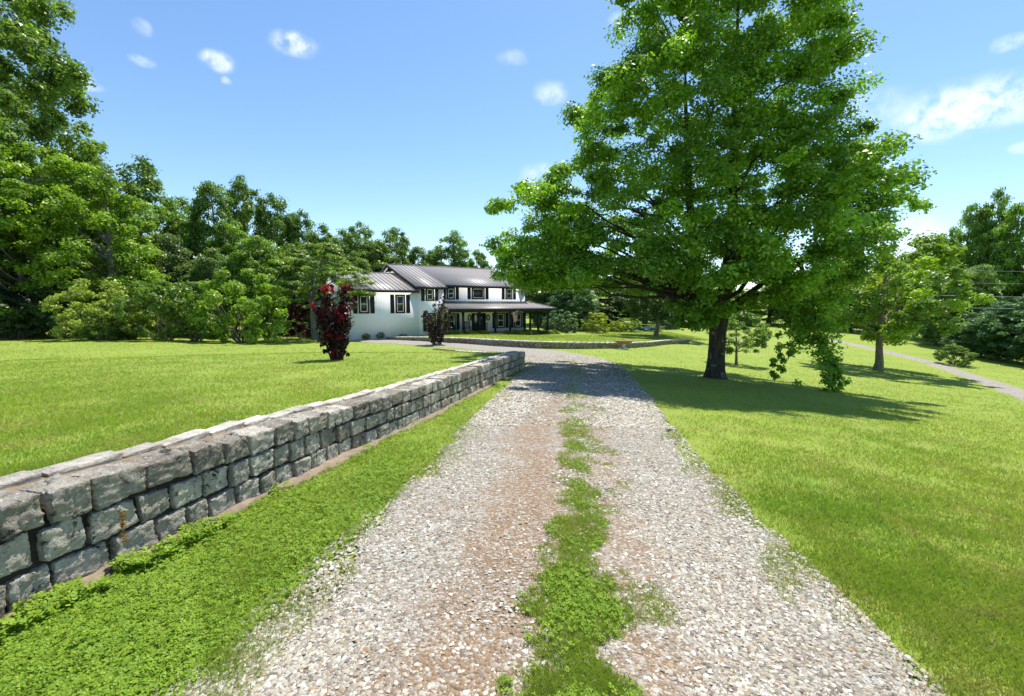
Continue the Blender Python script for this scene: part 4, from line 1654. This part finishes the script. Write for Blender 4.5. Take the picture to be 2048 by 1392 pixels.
# ------------------------------------------------------------------ purple crape myrtles on the left lawn
def crape(u, v, vtop, w_top, w_base, seed, label, n_stem, bloom, green=0.0):
    rg = np.random.default_rng(seed)
    p = G(u, v, left_lawn_z)
    D = p[1]
    H = P(u, vtop, D)[2] - p[2]
    t = thing('crape_myrtle', label, 'shrub', (p[0], p[1], p[2] - .02), 0, 'purple shrubs on the left lawn')
    wt, wb = w_top * D / F_PX / 2, w_base * D / F_PX / 2
    mb = MB()
    cc, tips = [], []
    for k in range(n_stem):
        a = k * 2.4
        q = rg.uniform(.15, 1.0) ** .6
        hh = H * rg.uniform(.55, 1.0) * (1 - .22 * q)
        e = np.array([wt * q * math.cos(a), wt * q * math.sin(a) * .8, hh])
        s = np.array([wb * .55 * math.cos(a) * q, wb * .55 * math.sin(a) * q, -.08])
        tt = np.linspace(0, 1, 9)[:, None]
        pts = s + (e - s) * np.concatenate([tt ** 1.25, tt ** 1.25, tt], 1) + rg.normal(size=(9, 3)) * .03
        mb.tube(pts, np.linspace(.032, .008, 9), 6, False)
        tips.append(pts[-1])
        for f in np.linspace(.18, 1.0, 11):
            pp = s + (e - s) * np.array([f ** 1.25, f ** 1.25, f])
            cc.append((*(pp + rg.normal(size=3) * .08), (.07 + .17 * math.sin(min(1, f * 1.05) * PI) ** .7) * H / 4 * (1.25 if f > .4 else .55)))
    mb.build('stems', M['twig'], t, True)
    cc = np.array(cc)
    V, Q, r_ = cluster_leaves(cc[:, :3], cc[:, 3] * 1.15, 36, .092, rg, flat=1.1, up=.35, droop=.1)
    o = link('foliage', make_mesh('foliage', V, Q, {'rnd': r_}), M['purple'], t)
    o.color = (.034, .014, .018, 1)
    if bloom:
        tb = np.array([tips[k] for k in range(n_stem) if rg.random() < bloom] + [cc[k, :3] + [rg.normal() * .12, -.25, .05] for k in rg.choice(len(cc), int(9 * bloom), replace=False)])
        V, Q, r_ = cluster_leaves(tb, rg.uniform(.11, .21, len(tb)), 75, .055, rg, flat=1.15, up=.3, droop=0)
        o = link('blossoms', make_mesh('blossoms', V, Q, {'rnd': r_}), M['petal'], t)
        o.color = (.27, .010, .032, 1)
    if green:
        sel = rg.choice(len(cc), int(len(cc) * green), replace=False)
        V, Q, r_ = cluster_leaves(cc[sel, :3] + [0, -.12, 0], cc[sel, 3], 30, .10, rg, flat=1.1, up=.4, droop=.1)
        o = link('leaves', make_mesh('leaves', V, Q, {'rnd': r_}), M['leaf'], t)
        o.color = (.12, .16, .03, 1)
    return t


crape(674, 720, 540, 84, 40, 91, 'tall dark purple shrub with red blossoms on the left lawn', 19, .75)
crape(873, 690, 570, 64, 30, 92, 'smaller purple and reddish shrub in front of the house bay, few blossoms', 17, .18, .14)

# ------------------------------------------------------------------ plants along the porch and the wing
DG = ('dark leafy plant in the bed along the porch', 'bed plants along the porch')
LG = ('lime green leafy plant in the bed along the porch', 'bed plants along the porch')
bush0 = PROTO['bush']


def bed_plant(u, v, yloc, key, label, group, h, w, q):
    x_, _ = S(u, v, yloc)
    p = HO + HU * x_ + HV * yloc
    z = max(float(upper_house(p[0], p[1])), float(base(p[0], p[1])))
    cm, tm, H, R = bush0[q % 4]
    t = thing('bed_plant', label, 'plant', (p[0], p[1], z - .02), q * 1.7, group)
    t.scale = (w / (2 * R),) * 2 + (h / H,)
    for nm, me in (('foliage', cm), ('stems', tm)):
        o = bpy.data.objects.new(nm, me)
        COL.objects.link(o)
        o.parent = t
    colour(t, key)


for q, u in enumerate((906, 918, 938, 949, 965, 975.5, 1043, 1058.5, 1071.5, 1103, 1115.5)):
    bed_plant(u, 672, PF - .7, 'lime', *LG, random.uniform(.34, .5), random.uniform(.5, .8), q)
for q, u in enumerate((900, 912, 928, 944, 957, 970, 1013, 1020, 1030, 1036, 1050, 1063, 1078, 1086, 1094, 1109)):
    bed_plant(u, 671, PF - .45, 'green' if q % 3 else 'dark', *DG, random.uniform(.4, .62), random.uniform(.55, .8), q + 3)
for q, (u, h, lab) in enumerate(((732, .5, 'largest dark weed at the foot of the white wing wall, below the left window'), (761, .55, 'dark weed at the foot of the white wing wall between its two windows'), (807, .3, 'lowest dark weed at the foot of the white wing wall below the right window'))):
    bed_plant(u, 676, BAY - .3, 'dark', lab, None, h, .7, q)

# ------------------------------------------------------------------ hammock on its stand
hp = P(1289, 676, 46.0)
hz = max(float(base(hp[0], hp[1])), float(upper_house(hp[0], hp[1])))
t = thing('hammock', 'blue fabric hammock on a metal stand beside the grey trunk', 'hammock', (hp[0], hp[1], hz), .05)
nu, nv = 30, 9
UU, VV = np.meshgrid(np.linspace(-1, 1, nu), np.linspace(-1, 1, nv))
wid = .12 + .42 * (1 - UU ** 2) ** .6
Xh = UU * 1.02
Yh = VV * wid
Zh = .55 + .28 * UU ** 2 + .10 * VV ** 2 * (1 - UU ** 2) + .12 * (VV > 0) * VV * (1 - UU ** 2)
i = (np.arange(nv - 1)[:, None] * nu + np.arange(nu - 1)[None]).ravel()
Vh = np.stack([Xh, Yh, Zh], -1).reshape(-1, 3)
n0 = len(Vh)
Vall = np.concatenate([Vh, Vh - [0, 0, .012]])
Qh = np.stack([i, i + 1, i + nu + 1, i + nu], 1)
link('sling', make_mesh('sling', Vall, np.concatenate([Qh, Qh[:, ::-1] + n0]), None, True), M['hammock'], t)
mb = MB()
for s_ in (-1, 1):
    for k in np.linspace(-1, 1, 5):
        mb.tube([(s_ * 1.0, k * .16, .82), (s_ * 1.2, 0, .92)], .008, 4, False)
mb.build('cords', M['white'], t)
mb = MB()
mb.tube([(-1.25, 0, .96), (-1.0, 0, .35), (-.85, 0, .05), (-.6, 0, .03), (.6, 0, .03), (.85, 0, .05), (1.0, 0, .35), (1.25, 0, .96)], .025, 8)
for s_ in (-1, 1):
    mb.tube([(s_ * .8, -.5, .025), (s_ * .8, .5, .025)], .025, 8)
mb.build('stand', M['steel'], t)

# ------------------------------------------------------------------ wide trough planter on its pedestal at the far wall
pp = G(1245, 698)
pw_d = pp[1] - .35
pp = np.array([pp[0] - .0, pw_d, float(base(pp[0], pw_d))])
sc = pw_d / F_PX
t = thing('trough_planter', 'wide tan trough planter on a pale stone pedestal in front of the far wall', 'planter', tuple(pp), 0)
za = (606 - 688.5) * sc + 1.6 - pp[2]
zb = (606 - 681.0) * sc + 1.6 - pp[2]
prof = [(.22, za), (.42, za + .05), (.62, (za + zb) / 2 + .05), (.72, zb - .03), (.74, zb), (.69, zb), (.55, za + .13), (.15, za + .1)]
ang = np.linspace(0, 2 * PI, 36, endpoint=False)
V = np.concatenate([np.stack([r * np.cos(ang), r * .42 * np.sin(ang), np.full(36, z)], 1) for r, z in prof])
Qs = [(k * 36 + j, k * 36 + (j + 1) % 36, (k + 1) * 36 + (j + 1) % 36, (k + 1) * 36 + j) for k in range(len(prof) - 1) for j in range(36)]
mb = MB()
mb.add(V, Qs)
V = np.concatenate([np.stack([.55 * np.cos(ang), .23 * np.sin(ang), np.full(36, zb - .05)], 1), [[0, 0, zb - .04]]])
mb.add(V, None, [(36, j, (j + 1) % 36) for j in range(36)])
mb.build('bowl', M['tan'], t, True)
mb = MB()
mb.tube([(0, 0, .06), (0, 0, .12), (0, 0, za * .5), (0, 0, za + .06)], [.15, .11, .085, .17], 14)
mb.build('pedestal', M['pale'], t, True)
mb = MB()
mb.box(-.27, .27, -.2, .2, -.1, .06)
mb.build('plinth', M['pale'], t)

# ------------------------------------------------------------------ wires at the right, a white vehicle beyond the lawn
for v0, v1, lab in ((589.5, 587.5, 'second lowest overhead wire crossing in front of the right wood, bright'), (613, 611.5, 'lowest overhead wire crossing in front of the right wood, bright'), (563, 561, 'third lowest overhead wire, faint before the right wood'), (538, 536.5, 'topmost overhead wire, faint before the right wood')):
    Dw = 38.0
    a, b = P(1840, v0, Dw), P(2500, v1 - 5, Dw)
    tt = np.linspace(0, 1, 30)[:, None]
    pts = a + (b - a) * tt - np.array([0, 0, .35]) * np.sin(tt * PI)
    mb = MB()
    mb.tube(pts, .020 if v0 > 580 else .010, 6)
    o = mb.build('overhead_wire', M['wire'], None)
    tag(o, lab, 'wire', 'overhead wires')

vp = P(1385, 656, 66)
vz = float(base(vp[0], vp[1]))
t = thing('parked_vehicle', 'white vehicle parked beyond the lawn, glimpsed under the leaves of the big tree', 'vehicle', (vp[0], vp[1], vz), .1)
mb = MB()
prof = [(-2.2, .35), (-2.25, .85), (-2.05, 1.0), (-1.5, 1.55), (.45, 1.6), (1.15, 1.05), (2.1, .92), (2.25, .7), (2.2, .35)]
V = [(x, y, z) for y in (-.85, .85) for x, z in prof]
n = len(prof)
mb.add(V, [(k, (k + 1) % n, n + (k + 1) % n, n + k) for k in range(n)], [(0, k, k + 1) for k in range(1, n - 1)] + [(n, n + k + 1, n + k) for k in range(1, n - 1)])
mb.build('body', M['carpaint'], t)
for xs in ((-1.5, -.55), (-.45, .5)):
    mb = MB()
    mb.box(xs[0], xs[1], -.862, -.852, 1.05, 1.45)
    mb.build('window', M['glass'], t)
for x in (-1.4, 1.4):
    for y in (-.80, .80):
        mb = MB()
        mb.tube([(x, y - .1, .33), (x, y + .1, .33)], .33, 16)
        mb.build('wheel', M['tyre'], t)


# ------------------------------------------------------------------ gravel, clover and grass
def pebbles(n, ya, yb, smin, smax, seed, kmax=.97):
    rg = np.random.default_rng(seed)
    y = 1 / rg.uniform(1 / yb, 1 / ya, n) if yb / ya < 12 else rg.uniform(ya, yb, n)
    k = rg.uniform(-1.06, 1.06, n)
    cx = np.interp(y, DR[:222, 1], DR[:222, 0])
    hw = np.interp(y, DR[:222, 1], DR[:222, 2])
    x = cx + k * hw
    cl = clay_fn(k, y) * 1.3 + (fb2(x, y, 1.2, 21) - .5) * 1.3
    keep = (rg.random(n) > np.clip(cl, .08, .85)) & (np.abs(k) < .97 + .2 * fb2(x, y, 2.0, 23))
    x, y, k = x[keep], y[keep], k[keep]
    n = len(x)
    s = rg.uniform(0, 1, n) ** 3.2 * (smax * 1.25 - smin) + smin
    s *= np.clip(.75 + y * .06, .8, 1.6)
    z = base(x, y) + .014 + .03 * np.exp(-(k / .22) ** 2)
    T = np.array([(1, 0, 0), (.25, .9, .1), (-.8, .45, 0), (-.7, -.6, .05), (.35, -.9, 0), (.15, .1, .55), (-.2, -.15, .45)])
    Fc = np.array([(0, 1, 5), (1, 6, 5), (1, 2, 6), (2, 3, 6), (3, 4, 6), (4, 5, 6), (4, 0, 5)])
    a = rg.random(n) * 2 * PI
    ca, sa = np.cos(a)[:, None], np.sin(a)[:, None]
    J = T[None] * (1 + .5 * (rg.random((n, 7, 3)) - .5)) * s[:, None, None] * np.stack([np.ones(n), rg.uniform(.6, 1, n), rg.uniform(.5, 1.1, n)], 1)[:, None, :]
    tilt = rg.normal(size=(n, 1)) * .22
    X = J[..., 0] * ca - J[..., 1] * sa
    Y = J[..., 0] * sa + J[..., 1] * ca
    Z = J[..., 2] + J[..., 0] * tilt + s[:, None] * .12
    V = np.stack([X + x[:, None], Y + y[:, None], Z + z[:, None]], -1).reshape(-1, 3)
    F = (Fc[None] + (np.arange(n) * 7)[:, None, None]).reshape(-1, 3)
    return V, F, np.repeat(rg.random(n), 7)


parts = [pebbles(230000, 1.1, 8.0, .004, .0165, 1), pebbles(60000, 7.0, 24, .010, .024, 2)]
nv_ = np.cumsum([0] + [len(p[0]) for p in parts])
me = make_mesh('gravel', np.concatenate([p[0] for p in parts]), np.concatenate([p[1] + o for p, o in zip(parts, nv_)]), {'rnd': np.concatenate([p[2] for p in parts])})
tag(link('gravel', me, M['pebble']), 'loose grey, white and tan crushed stone on the driveway', 'gravel', kind='stuff')


def blades(x, y, z, h, w, seed, lean=.75):
    rg = np.random.default_rng(seed)
    n = len(x)
    a = rg.random(n) * 2 * PI
    la = rg.random(n) * 2 * PI
    h = h * rg.uniform(.5, 1.25, n)
    ll = h * lean * rg.uniform(.3, 1.3, n)
    bx, by = np.cos(a) * w * .5, np.sin(a) * w * .5
    V = np.stack([np.stack([x - bx, y - by, z - .006], -1), np.stack([x + bx, y + by, z - .006], -1), np.stack([x + np.cos(la) * ll, y + np.sin(la) * ll, z + h], -1)], 1).reshape(-1, 3)
    i = np.arange(n)[:, None] * 3
    return V, np.concatenate([i, i + 1, i + 2], 1), np.repeat(rg.random(n), 3)


def fan(n, ya, yb, umin, umax, rg, pw=1.0):
    """points on the ground spread so that nearer ground gets more of them"""
    t = rg.random(n)
    y = 1 / (1 / ya ** pw + t * (1 / yb ** pw - 1 / ya ** pw)) ** (1 / pw)
    u = rg.uniform(umin, umax, n)
    return u * y, y


def grass(name, label, sets):
    Vs, Fs, Rs, o = [], [], [], 0
    for V, F, R in sets:
        Vs.append(V)
        Fs.append(F + o)
        Rs.append(R)
        o += len(V)
    me = make_mesh(name, np.concatenate(Vs), np.concatenate(Fs), {'rnd': np.concatenate(Rs)})
    return tag(link(name, me, M['blade']), label, 'grass', kind='stuff')


rg = np.random.default_rng(5)
# right lawn and everything on the natural ground
x, y = fan(1100000, 1.0, 42, -.75, 1.9, rg, .9)
k, hw = drive_off(x, y)
ej = fb2(x, y, 1.3, 31)
edge = .96 + .26 * (ej - .5) + .05 + .20 * (rg.random(len(x)) - .5) * rg.random(len(x)) * 2
rd = np.min((x[:, None] - RDS[None, ::3, 0]) ** 2 + (y[:, None] - RDS[None, ::3, 1]) ** 2, 1) ** .5
keep = (np.abs(k) > edge) & (x > xw(y)) & ((rd > .95 + .25 * rg.random(len(x))) | ((rd < .30) & (fb2(x, y, .5, 39) > .45))) & ~((y > np.where((x > FAR[0, 0]) & (x < FAR[-1, 0]), yf(x) - .05, 99)))
keep &= ~((x < xw(y) + .02 + .12 * fb2(x, y, 3.0, 35)) & (y < 14))
keep &= (np.abs(k) > 1.42) | (k < 0) | (rg.random(len(x)) < .40 + 2.6 * np.clip(fb2(x, y, 1.9, 38, 5, .62) - .40, 0, 1) + 1.2 * ss(1.1, 1.42, k))
thin = fb2(x, y, 1.6, 33)
keep &= (rg.random(len(x)) < np.clip(.45 + 1.5 * (thin - .35), .12, 1))
x, y = x[keep], y[keep]
k, _ = drive_off(x, y)
hh = np.where(k < 0, .040, .034) * (.75 + .6 * fb2(x, y, 1.1, 37)) + .0010 * y
s1 = blades(x, y, base(x, y), hh, .0042 + .0010 * y, 41, 1.15)
grass('lawn_grass', 'short mown grass on the right lawn and the verge', [s1])
# left raised lawn
x, y = fan(520000, 1.6, 38, -1.75, .06, rg, .8)
keep = (x < xw(y) - .5 + .14 * fb2(x, y, 2.2, 36)) & (xw(y) - x < 30)
keep &= (rg.random(len(x)) < np.clip(.5 + 1.5 * (fb2(x, y, 1.2, 34) - .35), .15, 1))
x, y = x[keep], y[keep]
grass('raised_lawn_grass', 'short mown grass on the raised left lawn', [blades(x, y, upper_left(x, y), .032 + .0010 * y, .0042 + .0010 * y, 42, 1.2)])
# house lawn
y = rg.uniform(28, 56, 70000)
x = rg.uniform(-14, 20, 70000)
d = y - yf(x)
keep = (d > .45) & (d < 18)
q = np.stack([x, y], 1) - HO[:2]
lu, lv = q @ HU[:2], q @ HV[:2]
keep &= ~((lu > -13.2) & (lu < 8) & (lv > np.where(lu < -4, -1.0, PF - .2)))
x, y = x[keep], y[keep]
grass('house_lawn_grass', 'short mown grass on the lawn before the house', [blades(x, y, upper_house(x, y), .07, .045, 43, 1.2)])


def strip_cover(x, y):
    """how firmly the middle strip is overgrown at a point of the drive, and the strip's own lateral coordinate"""
    cx = np.interp(y, DR[:278, 1], DR[:278, 0]) + np.interp(y, [1, 2, 3, 6, 12], [.02, .06, .10, .10, .0])
    w = np.interp(y, [1, 1.7, 2.4, 3.2, 5, 8, 14, 24], [.30, .33, .25, .19, .21, .26, .32, .32])
    e = (x - cx) / w
    cov = fb2(x, y, 2.6, 51, 6, .68)
    lim = np.interp(y, [1, 2.5, 4, 6, 9, 14, 24], [.23, .23, .28, .33, .38, .42, .50])
    return cov - lim - .26 * np.abs(e) ** 1.8, e


def strip_pts(n, yb):
    y = 1 / rg.uniform(1 / yb, 1 / 1.1, n)
    x = np.interp(y, DR[:278, 1], DR[:278, 0]) + rg.uniform(-.55, .75, n)
    m, e = strip_cover(x, y)
    keep = rg.random(n) < np.clip(m * np.interp(y, [2, 5, 12], [4.5, 3.0, 1.6]) + .07, 0, .95)
    return x[keep], y[keep]


def bed_z(x, y):
    k, _ = drive_off(x, y)
    return base(x, y) + .014 + .03 * np.exp(-(k / .22) ** 2)


x, y = strip_pts(300000, 24)
strip_grass = blades(x, y, bed_z(x, y), .024 + .001 * y, .0040 + .0011 * y, 44, 1.3)
n = 14000                      # sparse weeds out on the gravel beside the strip and along the edges
y2 = 1 / rg.uniform(1 / 18, 1 / 1.2, n)
cx_ = np.interp(y2, DR[:278, 1], DR[:278, 0])
hw_2 = np.interp(y2, DR[:278, 1], DR[:278, 2])
kk = np.where(rg.random(n) < .55, rg.uniform(-.1, .40, n), rg.choice([-1, 1, 1], n) * rg.uniform(.82, 1.05, n))
c2 = cx_ + kk * hw_2
kp = fb2(c2, y2, 2.2, 54) > np.where(np.abs(kk) > .7, .50, .65)
m_ = int(kp.sum())
sz = np.repeat(rg.uniform(.4, 1.2, m_), 14)
tx, ty = np.repeat(c2[kp], 14) + rg.normal(size=m_ * 14) * .022 * sz, np.repeat(y2[kp], 14) + rg.normal(size=m_ * 14) * .022 * sz
grass('strip_grass', 'strip of grass and weeds along the middle of the gravel driveway', [strip_grass, blades(tx, ty, bed_z(tx, ty), .020 * sz, .0035 + .0008 * ty, 45, 1.3)])


def trefoils(x, y, z, s, h, seed):
    rg = np.random.default_rng(seed)
    n = len(x)
    a0 = rg.random(n) * 2 * PI
    tilt = rg.normal(size=(n, 2)) * .38
    Vs, i0, R = [], 0, []
    for j in range(3):
        a = a0 + j * 2 * PI / 3 + rg.normal(size=n) * .12
        ca, sa = np.cos(a), np.sin(a)
        pts = []
        for (r, t) in ((.08, 0), (.55, .42), (1.0, .34), (.92, 0), (1.0, -.34), (.55, -.42)):
            px, py = s * (r * ca - t * sa), s * (r * sa + t * ca)
            up = s * (.10 * abs(t) + .12 * r)
            pts.append(np.stack([x + px, y + py, z + h + up + px * tilt[:, 0] + py * tilt[:, 1]], -1))
        Vs.append(np.stack(pts, 1))
        R.append(rg.random(n))
    V = np.stack(Vs, 1).reshape(-1, 3)
    m = n * 3
    i = np.arange(m)[:, None] * 6
    Q = np.concatenate([np.concatenate([i, i + 1, i + 2, i + 3], 1), np.concatenate([i, i + 3, i + 4, i + 5], 1)])
    tone = rg.random(n) * .6
    rnd = np.clip(np.stack(R, 1) * .4 + tone[:, None], 0, 1)
    return V, Q, np.repeat(rnd.ravel(), 6)


n = 130000
y = 1 / rg.uniform(1 / 12, 1 / 1.0, n)
a_ = xw(y) + .06
cl_ = np.interp(y, DR[:278, 1], DR[:278, 0] - DR[:278, 2])
f = rg.random(n)
x = a_ + (cl_ + .03 - a_) * f
den = np.interp(y, [1, 3.5, 6, 12], [1.0, .95, .6, .15]) * (1 - .7 * ss(.78, 1, f)) * np.clip((fb2(x, y, 2.0, 61, 5, .62) - .30) * 2.6, .30, 1)
keep = rg.random(n) < den
x, y = x[keep], y[keep]
hump = fb2(x, y, 3.1, 64)
s = rg.uniform(.007, .0165, len(x)) * np.clip(.8 + y * .06, .8, 1.4)
h = rg.uniform(.010, .030, len(x)) + .045 * np.clip(hump - .3, 0, 1)
V1, Q1, R1 = trefoils(x, y, base(x, y), s, h, 63)
x, y = strip_pts(70000, 9)                       # broad-leaved weeds among the strip grass
keep = rg.random(len(x)) < np.clip((fb2(x, y, 3.6, 66, 5, .65) - .42) * 3, 0, .75)
x, y = x[keep], y[keep]
V2, Q2, R2 = trefoils(x, y, bed_z(x, y), rg.uniform(.006, .014, len(x)), rg.uniform(.006, .035, len(x)), 67)
n = 5200                        # coarser weeds creeping along the foot of the wall
y = 1 / rg.uniform(1 / 9, 1 / 1.6, n)
x = xw(y) + rg.uniform(.02, .26, n)
keep = fb2(x * .5, y, 2.2, 71, 4, .6) > .57
x, y = x[keep], y[keep]
V3, Q3, R3 = trefoils(x, y, base(x, y), rg.uniform(.013, .028, len(x)), rg.uniform(.02, .10, len(x)), 72)
sets_ = [(V1, Q1, R1), (V2, Q2, R2), (V3, Q3, R3)]
o_ = np.cumsum([0] + [len(q[0]) for q in sets_])
o = link('clover', make_mesh('clover', np.concatenate([q[0] for q in sets_]), np.concatenate([q[1] + k for q, k in zip(sets_, o_)]), {'rnd': np.concatenate([q[2] for q in sets_])}), M['leaf_flat'])
o.color = (.19, .325, .036, 1)
tag(o, 'bright green clover on the verge below the stone wall and in the middle of the drive', 'clover', kind='stuff')

# dry sprig hanging in a joint of the near wall
yy = 2.2
while P(235, 1055, yy)[0] < xw(yy) + .03 and yy < 5:
    yy += .01
dpz = P(235, 1022, yy)
rg = np.random.default_rng(8)
kk = rg.random(150)
c = np.stack([dpz[0] + .02 + rg.normal(size=150) * .008, dpz[1] + rg.normal(size=150) * .007, dpz[2] - kk * .17], 1)
V, Q = leaf_quads(c, rg.normal(size=(150, 3)) + [.8, -.4, .3], np.full(150, .013), rg, .6)
o = link('dry_sprig', make_mesh('dry_sprig', V, Q, {'rnd': np.repeat(rg.random(150), 4)}), M['leaf_flat'])
o.color = (.21, .13, .03, 1)
tag(o, 'small yellow-brown dry sprig hanging in a joint of the near stone wall', 'dry plant')
